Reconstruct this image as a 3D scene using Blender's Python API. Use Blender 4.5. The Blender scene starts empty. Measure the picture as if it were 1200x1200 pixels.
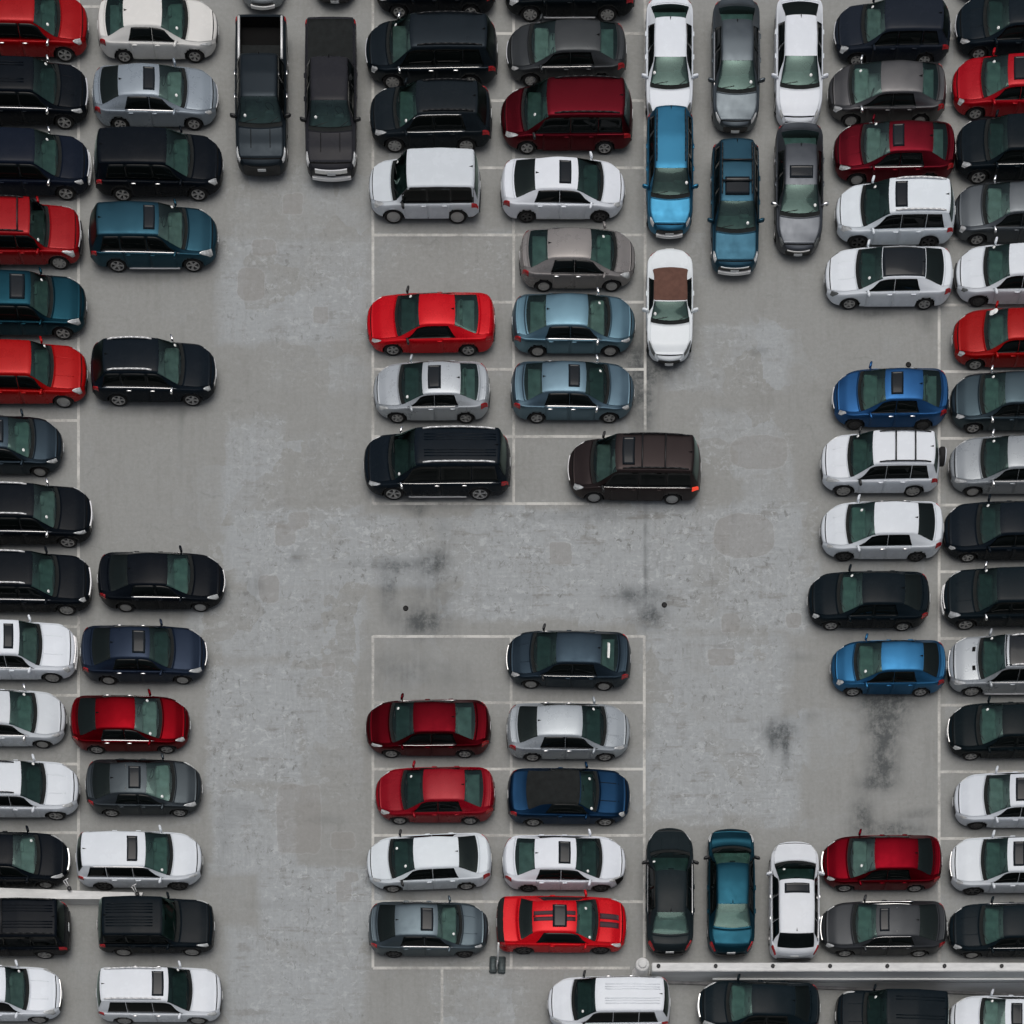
import bpy, math, random
import numpy as np

# ------------------------------------------------------------------ scene, camera, light
S = bpy.context.scene
COL = S.collection
HC = 85.0                    # camera height above the deck (m)
NADIR = 2182.0               # where the plumb line meets the deck, in metres*30 below the top edge
PX = 30.0                    # 30 units of plan survey = 1 m

def gx(px): return (px - 600.0) / PX
def gy(py): return (600.0 - py) / PX
def T(py): return (NADIR - py) / (PX * HC)      # horizontal run per metre of height

cam_d = bpy.data.cameras.new('camera'); cam = bpy.data.objects.new('camera', cam_d); COL.objects.link(cam)
cam.location = (0.0, gy(NADIR), HC); cam.rotation_euler = (0, 0, 0)
cam_d.sensor_width = 36.0; cam_d.lens = 36.0 * HC / 40.0
cam_d.shift_y = -gy(NADIR) / 40.0               # architectural shift lens: the deck stays parallel to the sensor
cam_d.clip_start = 1.0; cam_d.clip_end = 2000.0
S.camera = cam

SUN_EL, SUN_AZ = math.radians(84), math.radians(5)     # azimuth from +Y (north) towards +X
world = bpy.data.worlds.new('World'); S.world = world; world.use_nodes = True
wn = world.node_tree; wn.nodes.clear()
sky = wn.nodes.new('ShaderNodeTexSky'); sky.sky_type = 'NISHITA'; sky.sun_disc = False
sky.sun_elevation = SUN_EL; sky.sun_rotation = SUN_AZ
sky.air_density = 1.0; sky.dust_density = 6.0; sky.ozone_density = 1.5
hsv = wn.nodes.new('ShaderNodeHueSaturation'); hsv.inputs['Saturation'].default_value = 0.52
bg = wn.nodes.new('ShaderNodeBackground'); bg.inputs['Strength'].default_value = 0.067
wo = wn.nodes.new('ShaderNodeOutputWorld')
# an overcast dome is about three times as bright overhead as at the horizon
tcw = wn.nodes.new('ShaderNodeTexCoord'); sxyz = wn.nodes.new('ShaderNodeSeparateXYZ'); dome = wn.nodes.new('ShaderNodeMapRange')
dome.inputs[1].default_value = 0.0; dome.inputs[2].default_value = 1.0; dome.inputs[3].default_value = 0.12; dome.inputs[4].default_value = 1.75
dmx = wn.nodes.new('ShaderNodeMix'); dmx.data_type = 'RGBA'; dmx.blend_type = 'MULTIPLY'; dmx.inputs[0].default_value = 1.0
wn.links.new(tcw.outputs['Generated'], sxyz.inputs[0]); wn.links.new(sxyz.outputs['Z'], dome.inputs[0])
wn.links.new(sky.outputs[0], hsv.inputs['Color']); wn.links.new(hsv.outputs[0], dmx.inputs[6]); wn.links.new(dome.outputs[0], dmx.inputs[7]); wn.links.new(dmx.outputs[2], bg.inputs[0]); wn.links.new(bg.outputs[0], wo.inputs[0])

sun_d = bpy.data.lights.new('sun', 'SUN'); sun = bpy.data.objects.new('sun', sun_d); COL.objects.link(sun)
sun_d.energy = 0.65; sun_d.angle = math.radians(48); sun_d.color = (1.0, 0.96, 0.9)
sun.rotation_euler = (math.pi / 2 - SUN_EL, 0, math.pi - SUN_AZ)
sun.rotation_euler = (-(math.pi / 2 - SUN_EL), 0, -SUN_AZ)
sun.location = (0, 10, 60)

S.view_settings.view_transform = 'Standard'; S.view_settings.look = 'None'
S.view_settings.exposure = 0.12; S.view_settings.gamma = 1.0
S.render.engine = 'CYCLES'
S.cycles.max_bounces = 6; S.cycles.diffuse_bounces = 3; S.cycles.glossy_bounces = 3; S.cycles.transparent_max_bounces = 8
S.cycles.use_denoising = True

# ------------------------------------------------------------------ materials
def lin(c): 
    c = c / 255.0
    return c / 12.92 if c <= 0.04045 else ((c + 0.055) / 1.055) ** 2.4
def base_of(rgb, k=0.9, off=0.016):
    l_ = [lin(c) for c in rgb]; o_ = min(off, .75 * max(l_), .93 * min(l_) + .002)
    return tuple(max(c - o_, 0.0015) / k for c in l_)

def new_mat(name):
    m = bpy.data.materials.new(name); m.use_nodes = True
    nt = m.node_tree; b = nt.nodes['Principled BSDF']
    return m, nt, b

def simple(name, col, rough=0.5, metal=0.0, spec=0.5, var=0.0, scale=6.0):
    m, nt, b = new_mat(name)
    b.inputs['Roughness'].default_value = rough; b.inputs['Metallic'].default_value = metal
    b.inputs['Specular IOR Level'].default_value = spec
    if var:
        tc = nt.nodes.new('ShaderNodeTexCoord'); no = nt.nodes.new('ShaderNodeTexNoise')
        no.inputs['Scale'].default_value = scale; no.inputs['Detail'].default_value = 6
        mp = nt.nodes.new('ShaderNodeMapRange'); mp.inputs[3].default_value = 1 - var; mp.inputs[4].default_value = 1 + var
        mp.inputs[1].default_value = .3; mp.inputs[2].default_value = .7
        mx = nt.nodes.new('ShaderNodeMix'); mx.data_type = 'RGBA'; mx.blend_type = 'MULTIPLY'; mx.inputs[0].default_value = 1
        mx.inputs[6].default_value = (*col, 1)
        nt.links.new(tc.outputs['Object'], no.inputs['Vector']); nt.links.new(no.outputs['Fac'], mp.inputs[0])
        nt.links.new(mp.outputs[0], mx.inputs[7]); nt.links.new(mx.outputs[2], b.inputs['Base Color'])
    else:
        b.inputs['Base Color'].default_value = (*col, 1)
    return m

_paint = {}
def paint(rgb, metal=0.0):
    key = (rgb, metal)
    if key in _paint: return _paint[key]
    m, nt, b = new_mat('car_paint')
    c = base_of(rgb, .98 + .95 * metal, .014)
    g_ = sum(c) / 3; ds_ = .45 if max(rgb) < 90 else (.0 if rgb[0] > 1.8 * rgb[2] else .2); c = tuple(q + (g_ - q) * ds_ for q in c)
    tc = nt.nodes.new('ShaderNodeTexCoord'); no = nt.nodes.new('ShaderNodeTexNoise')
    no.inputs['Scale'].default_value = 1.7; no.inputs['Detail'].default_value = 5; no.inputs['Roughness'].default_value = .65
    mp = nt.nodes.new('ShaderNodeMapRange'); mp.inputs[1].default_value = .3; mp.inputs[2].default_value = .7
    mp.inputs[3].default_value = 0.965; mp.inputs[4].default_value = 1.025
    mx = nt.nodes.new('ShaderNodeMix'); mx.data_type = 'RGBA'; mx.blend_type = 'MULTIPLY'; mx.inputs[0].default_value = 1
    mx.inputs[6].default_value = (*c, 1)
    oi = nt.nodes.new('ShaderNodeObjectInfo')
    rm = nt.nodes.new('ShaderNodeMapRange'); rm.inputs[1].default_value = .3; rm.inputs[2].default_value = .7
    rm.inputs[3].default_value = .16 + .2 * metal; rm.inputs[4].default_value = .34 + .2 * metal          # dust film
    L = nt.links.new
    L(tc.outputs['Object'], no.inputs['Vector']); L(no.outputs['Fac'], mp.inputs[0]); L(mp.outputs[0], mx.inputs[7])
    L(mx.outputs[2], b.inputs['Base Color']); L(no.outputs['Fac'], rm.inputs[0]); L(rm.outputs[0], b.inputs['Roughness'])
    b.inputs['Metallic'].default_value = metal
    b.inputs['Specular IOR Level'].default_value = 0.07 if max(rgb) < 62 else 0.20
    _paint[key] = m
    return m

def glass_mat(name, tint, ior=1.5, gcol=(.8, 1, .95, 1), rough=0.05):
    m, nt, b = new_mat(name); nt.nodes.remove(b)
    out = nt.nodes['Material Output']
    tr = nt.nodes.new('ShaderNodeBsdfTransparent'); tr.inputs[0].default_value = (*tint, 1)
    g = nt.nodes.new('ShaderNodeBsdfGlossy'); g.inputs['Roughness'].default_value = rough
    g.inputs[0].default_value = gcol
    fr = nt.nodes.new('ShaderNodeFresnel'); fr.inputs[0].default_value = ior
    mx = nt.nodes.new('ShaderNodeMixShader')
    nt.links.new(fr.outputs[0], mx.inputs[0]); nt.links.new(tr.outputs[0], mx.inputs[1]); nt.links.new(g.outputs[0], mx.inputs[2])
    nt.links.new(mx.outputs[0], out.inputs[0])
    return m

M = {
    'windshield': glass_mat('windshield_glass', (.60, .82, .77), 1.75, (.66, .90, .85, 1)),
    'windshield_refl_mid': glass_mat('windshield_glass_refl_mid', (.40, .62, .57), 1.7, (.62, .92, .85, 1)),
    'windshield_dark': glass_mat('windshield_glass_refl_dark', (.20, .33, .31), 1.6, (.62, .92, .85, 1)),
    'rear_clear': glass_mat('rear_glass', (.40, .60, .56), 1.65, (.62, .92, .85, 1)),
    'rear_dark': glass_mat('tinted_rear_glass', (.07, .10, .10), 1.42, (.8, 1, .95, 1), .28),
    'side': simple('side_glass', (.003, .0045, .0045), .06, 0, .16),
    'roofglass': simple('roof_glass', (.005, .008, .011), .1, 0, .28),
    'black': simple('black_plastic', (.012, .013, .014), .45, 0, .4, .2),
    'well': simple('wheel_well', (.006, .006, .006), .9, 0, .1),
    'rubber': simple('tyre_rubber', (.014, .014, .014), .8, 0, .3, .25),
    'alloy': simple('alloy_rim', (.42, .42, .42), .35, .7, .5),
    'alloy_dark': simple('dark_rim', (.05, .05, .052), .4, .5, .5),
    'chrome': simple('chrome', (.8, .8, .8), .12, 1.0, .5),
    'lens': simple('headlight_lens', (.62, .64, .64), .12, 0.25, .6, .25, 9),
    'lens_dark': simple('smoked_headlight_lens', (.12, .13, .13), .12, 0.2, .6, .3, 9),
    'red': simple('tail_lens', (.34, .012, .016), .2, 0, .5, .3, 8),
    'amber': simple('amber_lens', (.55, .13, .03), .2, 0, .5),
    'cabin': simple('cabin_trim', (.20, .20, .20), .8, 0, .3, .3, 3),
    'seat': simple('seat_fabric', (.26, .26, .245), .9, 0, .2, .25, 4),
    'seat_tan': simple('tan_seat_leather', (.30, .25, .19), .7, 0, .3, .2, 4),
    'dash': simple('dashboard', (.22, .23, .22), .7, 0, .3, .3, 3),
    'paper': simple('white_paper', (.82, .84, .82), .8),
    'plate': simple('number_plate', (.60, .62, .62), .5),
    'softblack': simple('black_soft_top', (.014, .016, .016), .9, 0, .15, .2, 5),
    'softbrown': simple('brown_soft_top', (.115, .060, .046), .9, 0, .15, .15, 5),
    'stripe': simple('matt_black_stripe', (.045, .020, .026), .6, 0, .3),
    'silver': simple('silver_rail', (.74, .75, .75), .35, .2, .5),
    'gap': simple('panel_gap', (.006, .006, .006), .9, 0, .1),
    'lit_red': None,
}
def lit_lamp():
    m, nt, b = new_mat('lit_tail_lamp')
    b.inputs['Base Color'].default_value = (.6, .03, .02, 1)
    b.inputs['Emission Color'].default_value = (1, .08, .03, 1); b.inputs['Emission Strength'].default_value = .55
    return m
M['lit_red'] = lit_lamp()

# ------------------------------------------------------------------ mesh helpers
def mesh_of(name, verts, faces, mats, mi=None, smooth=True):
    me = bpy.data.meshes.new(name)
    me.from_pydata([tuple(v) for v in verts], [], faces)
    for m in (mats if isinstance(mats, (list, tuple)) else [mats]): me.materials.append(m)
    if mi is not None: me.polygons.foreach_set('material_index', mi)
    me.polygons.foreach_set('use_smooth', [smooth] * len(me.polygons))
    me.update()
    return me

def obj(name, me, parent=None, loc=(0, 0, 0), rot=None, scale=None):
    o = bpy.data.objects.new(name, me); COL.objects.link(o)
    o.location = loc
    if rot is not None: o.rotation_euler = rot
    if scale is not None: o.scale = scale
    if parent is not None: o.parent = parent
    return o

def empty(name, loc, rot, label, cat, group=None):
    o = bpy.data.objects.new(name, None); COL.objects.link(o)
    o.location = loc; o.rotation_euler = rot; o.empty_display_size = .3
    o['label'] = label; o['category'] = cat
    if group: o['group'] = group
    return o

def box_geo(cx, cy, cz, sx, sy, sz, bev=0.0):
    """rounded box as a superquadric-free bevelled box"""
    b = min(bev, sx * .49, sy * .49, sz * .49)
    X, Y, Z = sx / 2, sy / 2, sz / 2
    if b <= 0:
        v = [(cx + i * X, cy + j * Y, cz + k * Z) for k in (-1, 1) for j in (-1, 1) for i in (-1, 1)]
        f = [(0, 2, 3, 1), (4, 5, 7, 6), (0, 1, 5, 4), (2, 6, 7, 3), (0, 4, 6, 2), (1, 3, 7, 5)]
        return v, f
    rings = []
    for z, ins in ((-Z, b), (-Z + b, 0), (Z - b, 0), (Z, b)):
        r = []
        for sxn, syn in ((1, 1), (-1, 1), (-1, -1), (1, -1)):
            pts = [(sxn * (X - ins), syn * (Y - ins - b)), (sxn * (X - ins - b), syn * (Y - ins))]
            if ins: pts = [(sxn * (X - b), syn * (Y - 1.6 * b)), (sxn * (X - 1.6 * b), syn * (Y - b))]
            if sxn * syn < 0: pts.reverse()
            r += pts
        rings.append([(cx + x, cy + y, cz + z) for x, y in r])
    v = [p for r in rings for p in r]; f = []
    for k in range(3):
        for i in range(8):
            j = (i + 1) % 8
            f.append((k * 8 + i, k * 8 + j, k * 8 + 8 + j, k * 8 + 8 + i))
    f.append(tuple(range(7, -1, -1))); f.append(tuple(range(24, 32)))
    return v, f

def join_geo(parts):
    V, F = [], []
    for v, f in parts:
        n = len(V); V += list(v); F += [tuple(i + n for i in q) for q in f]
    return V, F

def tube_geo(p0, p1, r, seg=8, r1=None):
    p0, p1 = np.array(p0, float), np.array(p1, float); d = p1 - p0; d /= np.linalg.norm(d)
    a = np.cross(d, (0, 0, 1.0)); 
    if np.linalg.norm(a) < 1e-3: a = np.cross(d, (1.0, 0, 0))
    a /= np.linalg.norm(a); b = np.cross(d, a); r1 = r if r1 is None else r1
    v = [tuple(p0 + r * (math.cos(t) * a + math.sin(t) * b)) for t in np.linspace(0, 2 * math.pi, seg, endpoint=False)]
    v += [tuple(p1 + r1 * (math.cos(t) * a + math.sin(t) * b)) for t in np.linspace(0, 2 * math.pi, seg, endpoint=False)]
    f = [(i, (i + 1) % seg, seg + (i + 1) % seg, seg + i) for i in range(seg)]
    f += [tuple(range(seg - 1, -1, -1)), tuple(range(seg, 2 * seg))]
    return v, f

def ellipsoid_geo(c, r, n=2.6, nu=14, nv=9):
    def sp(x, e): return math.copysign(abs(x) ** e, x)
    e = 2.0 / n; v = []; f = []
    for j in range(nv + 1):
        ph = -math.pi / 2 + math.pi * j / nv
        for i in range(nu):
            th = 2 * math.pi * i / nu
            v.append((c[0] + r[0] * sp(math.cos(ph), e) * sp(math.cos(th), e), c[1] + r[1] * sp(math.cos(ph), e) * sp(math.sin(th), e), c[2] + r[2] * sp(math.sin(ph), e)))
    for j in range(nv):
        for i in range(nu):
            k = (i + 1) % nu
            f.append((j * nu + i, j * nu + k, j * nu + nu + k, j * nu + nu + i))
    return v, f

def lathe_geo(prof, seg=28):
    """profile of (radius, y) turned about the Y axis"""
    v, f = [], []
    for r, y in prof:
        for i in range(seg):
            t = 2 * math.pi * i / seg
            v.append((r * math.cos(t), y, r * math.sin(t)))
    for k in range(len(prof) - 1):
        for i in range(seg):
            j = (i + 1) % seg
            f.append((k * seg + i, k * seg + j, k * seg + seg + j, k * seg + seg + i))
    return v, f

# ------------------------------------------------------------------ shared wheel meshes (axle along local Y, outer face at +Y)
def make_tyre(R, Wd, ri):
    h = Wd / 2
    prof = [(ri, -h), (R - .045, -h), (R - .01, -h + .03), (R, -h + .06), (R, h - .06), (R - .01, h - .03), (R - .045, h), (ri + .015, h), (ri, h - .012), (ri, -h)]
    v, f = lathe_geo(prof, 32)
    return mesh_of('tyre', v, f, M['rubber'])

def make_rim(ri, Wd, n, style, mat):
    h = Wd / 2
    ring = lathe_geo([(ri - .001, -h + .02), (ri - .001, h - .006), (ri - .012, h - .002), (ri - .032, h - .008), (ri - .038, h - .05)], 32)
    disc = lathe_geo([(ri - .035, h - .10), (.02, h - .10), (.0, h - .10)], 24)
    geo, mi = [ring], [0] * len(ring[1])
    geo.append(disc); mi += [1] * len(disc[1])
    hub = lathe_geo([(.085, h - .06), (.075, h - .022), (.03, h - .016), (0, h - .016)], 18)
    geo.append(hub); mi += [0] * len(hub[1])
    if style == 'cap':
        c = lathe_geo([(ri - .035, h - .03), (.16, h - .012), (.07, h - .02)], 28); geo.append(c); mi += [0] * len(c[1])
    else:
        for k in range(n):
            a = 2 * math.pi * k / n + .3
            for s in ((-.12, .12) if style == 'split' else (0,)):
                w0, w1 = (.028, .036) if style == 'split' else (.036, .052)
                a1 = a + s
                d0 = np.array((math.cos(a), 0, math.sin(a))); t0 = np.array((-math.sin(a), 0, math.cos(a)))
                d1 = np.array((math.cos(a1), 0, math.sin(a1))); t1 = np.array((-math.sin(a1), 0, math.cos(a1)))
                pts = [d0 * .06 - t0 * w0, d0 * .06 + t0 * w0, d1 * (ri - .03) + t1 * w1, d1 * (ri - .03) - t1 * w1]
                vv = [(p[0], h - .025 if q < 2 else h - .012, p[2]) for q, p in enumerate(pts)] + [(p[0], h - .07, p[2]) for p in pts]
                ff = [(0, 1, 2, 3), (7, 6, 5, 4), (0, 4, 5, 1), (1, 5, 6, 2), (2, 6, 7, 3), (3, 7, 4, 0)]
                geo.append((vv, ff)); mi += [0] * 6
    v, f = join_geo(geo)
    return mesh_of('rim', v, f, [mat, M['well']], mi, smooth=False)

WHEELS = {}
def wheel_meshes(R, style, mat):
    key = (R, style, mat)
    if key not in WHEELS:
        ri = R - .115
        WHEELS[key] = (make_tyre(R, .22, ri), make_rim(ri, .22, {'five': 5, 'split': 5, 'ten': 8, 'cap': 0}[style], 'split' if style == 'split' else style, M[mat]))
    return WHEELS[key]

def seat_mesh(mat, wide=False):
    w = 1.25 if wide else .52
    g = [box_geo(0, 0, .10, .52, w, .18, .06), box_geo(-.27, 0, .40, .16, w, .62, .06)]
    for yy in ((-.38, .38) if wide else (0,)): g.append(box_geo(-.30, yy, .78, .11, .27, .18, .05))
    v, f = join_geo(g)
    return mesh_of('seat', v, f, mat)
SEATS = {k: (seat_mesh(M[k]), seat_mesh(M[k], True)) for k in ('seat', 'seat_tan')}
MIRROR_GEO = [(x - .35 * y * 0 , y, z) for x, y, z in ellipsoid_geo((0, 0, 0), (.055, .12, .085), 3.0)[0]], ellipsoid_geo((0, 0, 0), (.055, .12, .085), 3.0)[1]
# ------------------------------------------------------------------ car body surface
# fractions run from the nose (0) to the tail (1); heights in metres
KINDS = {
 'sedan': dict(L=4.72, W=1.84, H=1.48, cowl=.265, head=.425, rt=.735, rb=.875, hood=(.74, .88), cz=1.0, deck=1.09, dend=1.05, belt=(.94, 1.0), rw=(.64, .615, .80), F=.85, cf=.42, R=.62, cr=.34, wheel=.33, clr=0.15, doors=2, dlo=(.735, .70)),
 'coupe': dict(L=4.75, W=1.88, H=1.40, cowl=.29, head=.43, rt=.675, rb=.84, hood=(.71, .86), cz=.97, deck=1.05, dend=1.02, belt=(.91, .98), rw=(.63, .60, .80), F=.8, cf=.36, R=.6, cr=.28, wheel=.34, clr=0.14, doors=1, dlo=(.70, .64)),
 'hatch': dict(L=4.1, W=1.74, H=1.52, cowl=.235, head=.39, rt=.90, rb=.965, hood=(.72, .88), cz=1.0, deck=1.02, dend=.92, belt=(.93, 1.0), rw=(.67, .66, .78), F=.75, cf=.40, R=.5, cr=.22, wheel=.32, clr=0.15, doors=2, dlo=(.90, .86)),
 'suv': dict(L=4.75, W=1.90, H=1.70, cowl=.255, head=.405, rt=.90, rb=.965, hood=(.86, .98), cz=1.09, deck=1.10, dend=1.0, belt=(1.0, 1.07), rw=(.685, .68, .80), F=.75, cf=.36, R=.5, cr=.20, wheel=.37, clr=0.21, doors=2, dlo=(.905, .865)),
 'boxy': dict(L=4.6, W=1.88, H=1.80, cowl=.27, head=.36, rt=.945, rb=.98, hood=(.92, 1.0), cz=1.09, deck=1.10, dend=1.02, belt=(1.02, 1.05), rw=(.78, .78, .86), F=.5, cf=.24, R=.3, cr=.12, wheel=.37, clr=0.23, doors=2, dlo=(.945, .93)),
 'minivan': dict(L=5.1, W=1.98, H=1.76, cowl=.205, head=.365, rt=.925, rb=.972, hood=(.80, .93), cz=1.05, deck=1.06, dend=.98, belt=(.98, 1.02), rw=(.73, .73, .82), F=.85, cf=.42, R=.45, cr=.18, wheel=.34, clr=0.16, doors=2, dlo=(.93, .915)),
 'pickup': dict(L=5.8, W=2.0, H=1.88, cowl=.255, head=.345, rt=.635, rb=.655, hood=(1.0, 1.12), cz=1.2, deck=1.22, dend=1.2, belt=(1.12, 1.16), rw=(.70, .70, .88), F=.55, cf=.26, R=.25, cr=.08, wheel=.40, clr=0.28, doors=2, dlo=(.635, .625)),
}
NR = 15
VV = np.array([0, 1, 1.4, 1.8, 2.2, 2.6, 3, 3.3, 3.6, 3.9, 4.2, 4.5, 4.8, 5, 5.3, 5.65, 6, 6.3, 6.65, 7, 7.5, 8, 8.5, 9, 9.5, 10, 10.5, 11, 11.5, 12, 12.5, 13, 13.5, 14.0])

class Shape:
    def __init__(s, P):
        s.P = P; L, H, W = P['L'], P['H'], P['W']; s.L = L; s.W = W
        c, h, rt, rb = P['cowl'], P['head'], P['rt'], P['rb']
        f = s.f = np.linspace(0, 1, 601); d = f * L; r = (1 - f) * L
        n0, n1 = P['hood']; b0, b1 = P['belt']; cl = P['clr']
        m = .5 * (h + rt)
        low = P['kind'] in ('sedan', 'coupe')
        nose = n0 - .14
        zr = [(0, nose), (.008, nose + .07), (.03, n0), (.11, n1), (c * .72, P['cz'] - .055), (c, P['cz']), (h, H - .075), (m, H - .025), (rt, H - (.095 if low else .075)), (rb, P['deck'])]
        if rb < .93: zr += [(.955, P['dend']), (.978, P['dend'] - .05), (.992, .80), (1, .70)]
        else: zr += [(max(rb + .006, .985), P['dend']), (.994, .82), (1, .74)]
        if P['kind'] == 'pickup': zr = zr[:-3] + [(.97, 1.2), (.99, 1.18), (.996, 1.05), (1, .9)]
        zs = [(0, nose - .03), (.03, n0 - .07), (.11, n1 - .06), (c, b0), (.62, b1 - .01), (.8, b1)]
        if rb < .93: zs += [(rb, b1), (.955, P['dend'] - .06), (.978, P['dend'] - .12), (.992, .72), (1, .66)]
        else: zs += [(.95, b1 - .01), (.985, P['dend'] - .05), (.994, .76), (1, .70)]
        if P['kind'] == 'pickup': zs = zs[:-3] + [(.66, 1.15), (.97, 1.14), (.99, 1.1), (.996, .98), (1, .84)]
        zb = [(0, .36), (.012, .27), (.05, cl), (.94, cl + .03), (.985, cl + .14), (1, .44)]
        a, b, e = P['rw']
        rw = [(0, .86), (c - .02, .84), (c, .83), (h, a), (m, max(a, b) + .012), (rt, b), (rb, e), (1, e + .02)]
        bow = [(0, 0), (c * .4, .02), (c, .17), (h, .085), (m, 0), (rt, -.05), (rb, -.12), (1, -.02)]
        if P['kind'] in ('suv', 'hatch', 'minivan', 'boxy'): bow = bow[:5] + [(rt, -.07), (rb, -.06), (1, -.02)]
        if P['kind'] in ('boxy', 'pickup'): bow = [(0, 0), (c * .4, .02), (c, .13), (h, .05), (m, 0), (rt, -.01), (rb, -.01), (1, 0)]
        if 'bow' in P: bow = [(q, w * P['bow']) for q, w in bow]
        def cur(k, sig):
            k = sorted(k); y = np.interp(f, [q[0] for q in k], [q[1] for q in k])
            if sig:
                w = int(round(sig * 3 / (L / 600))); g = np.exp(-.5 * (np.arange(-w, w + 1) * (L / 600) / sig) ** 2); g /= g.sum()
                yp = np.concatenate([np.full(w, y[0]), y, np.full(w, y[-1])]); ys = np.convolve(yp, g, 'valid')
                e = np.minimum(1, np.minimum(d, r) / .12); y = y * (1 - e) + ys * e
            return y
        big = {'sedan': .17, 'coupe': .17, 'hatch': .14, 'suv': .11, 'minivan': .10}.get(P['kind'], .05)
        def soft(k, sg):
            a_, b_ = cur(k, .045), cur(k, sg); wt = np.clip((f - .10) / .08, 0, 1) * np.clip(((.95 if low else rt - .01) - f) / .06, 0, 1)
            return a_ * (1 - wt) + b_ * wt
        s.zr = soft(zr, big); s.zs = np.minimum(cur(zs, .05), s.zr - .03); s.zb = cur(zb, .04); s.rw = soft(rw, big); s.bow = cur(bow, .05)
        w = np.full_like(f, W / 2)
        w *= 1 - .03 * np.clip((.45 - f) / .4, 0, 1) ** 1.5 - .02 * np.clip((f - .7) / .3, 0, 1)
        t = np.clip(1 - d / P['F'], 0, 1); w *= 1 - P['cf'] * t ** 2.3
        t = np.clip(1 - r / P['R'], 0, 1); w *= 1 - P['cr'] * t ** 2.3
        s.w = w
        s.cr = np.interp(f, [0, c, h, rt, rb, 1], [.02, .02, .035, .03, .015, .01])
        s.nb = .075 * np.exp(-d / .35) - .05 * np.exp(-r / .35) * (0.3 if P['kind'] == 'pickup' else 1)

    def at(s, f):
        g = lambda y: np.interp(f, s.f, y)
        return g(s.w), g(s.zb), g(s.zs), g(s.rw), g(s.zr), g(s.cr), g(s.bow), g(s.nb)

    def pos(s, f, v, side):
        """f, v, side arrays of one shape -> (...,3)"""
        f = np.asarray(f, float); v = np.asarray(v, float); side = np.asarray(side, float)
        f, v, side = np.broadcast_arrays(f, v, side)
        w, zb, zs, rr, zr, cr, bow, nb = s.at(f)
        h = zr - zs; gw = .93 * w; rw = rr * w; zero = np.zeros_like(w)
        Y = np.stack([zero, .80 * w, .95 * w, .985 * w, w, .998 * w, .972 * w, gw, gw + (rw - gw) * .40 + .018 * np.clip(h / .4, 0, 1), gw + (rw - gw) * .88, gw + (rw - gw) * .97, rw * .93, rw * .66, rw * .33, zero])
        hz = zs - zb
        Z = np.stack([zb, zb, zb + np.minimum(.05, .2 * hz), zb + np.minimum(.14, .3 * hz), zb + .52 * hz, zb + .83 * hz, zs - .02, zs + .005, zs + .42 * h, zs + .86 * h, zs + .94 * h, zr, zr + cr * .6, zr + cr * .9, zr + cr])
        Y = np.concatenate([-Y[1:2], Y, -Y[13:14]]); Z = np.concatenate([Z[1:2], Z, Z[13:14]])
        i = np.clip(np.floor(v).astype(int), 0, 13); t = v - i
        def tk(A, k): return np.take_along_axis(A, (i + k)[None], 0)[0]
        def cat(A):
            p0, p1, p2, p3 = tk(A, 0), tk(A, 1), tk(A, 2), tk(A, 3)
            m1, m2 = (p2 - p0) * .42, (p3 - p1) * .42
            t2, t3 = t * t, t * t * t
            return (2 * t3 - 3 * t2 + 1) * p1 + (t3 - 2 * t2 + t) * m1 + (-2 * t3 + 3 * t2) * p2 + (t3 - t2) * m2
        y, z = cat(Y), cat(Z)
        q = np.clip(1 - (y / (.95 * w)) ** 2, 0, 1)
        x = s.L / 2 - f * s.L + bow * q * np.clip((v - 9.3) / 1.5, 0, 1) + nb * (q - .55)
        return np.stack([x, y * side, z], -1)

    def nrm(s, f, v, side):
        e = .004
        a = s.pos(np.clip(f + e, 0, 1), v, side) - s.pos(np.clip(f - e, 0, 1), v, side)
        b = s.pos(f, np.clip(v + .05, 0, 14), side) - s.pos(f, np.clip(v - .05, 0, 14), side)
        n = np.cross(a, b) * np.asarray(side)[..., None]
        ln = np.linalg.norm(n, axis=-1, keepdims=True); ln[ln < 1e-9] = 1
        return n / ln

def grid_faces(nu, nv, flip=False, mask=None):
    F = []
    for i in range(nu - 1):
        for j in range(nv - 1):
            if mask is not None and not mask[i, j]: continue
            q = (i * nv + j, i * nv + j + 1, (i + 1) * nv + j + 1, (i + 1) * nv + j)
            F.append(q[::-1] if flip else q)
    return F

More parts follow.
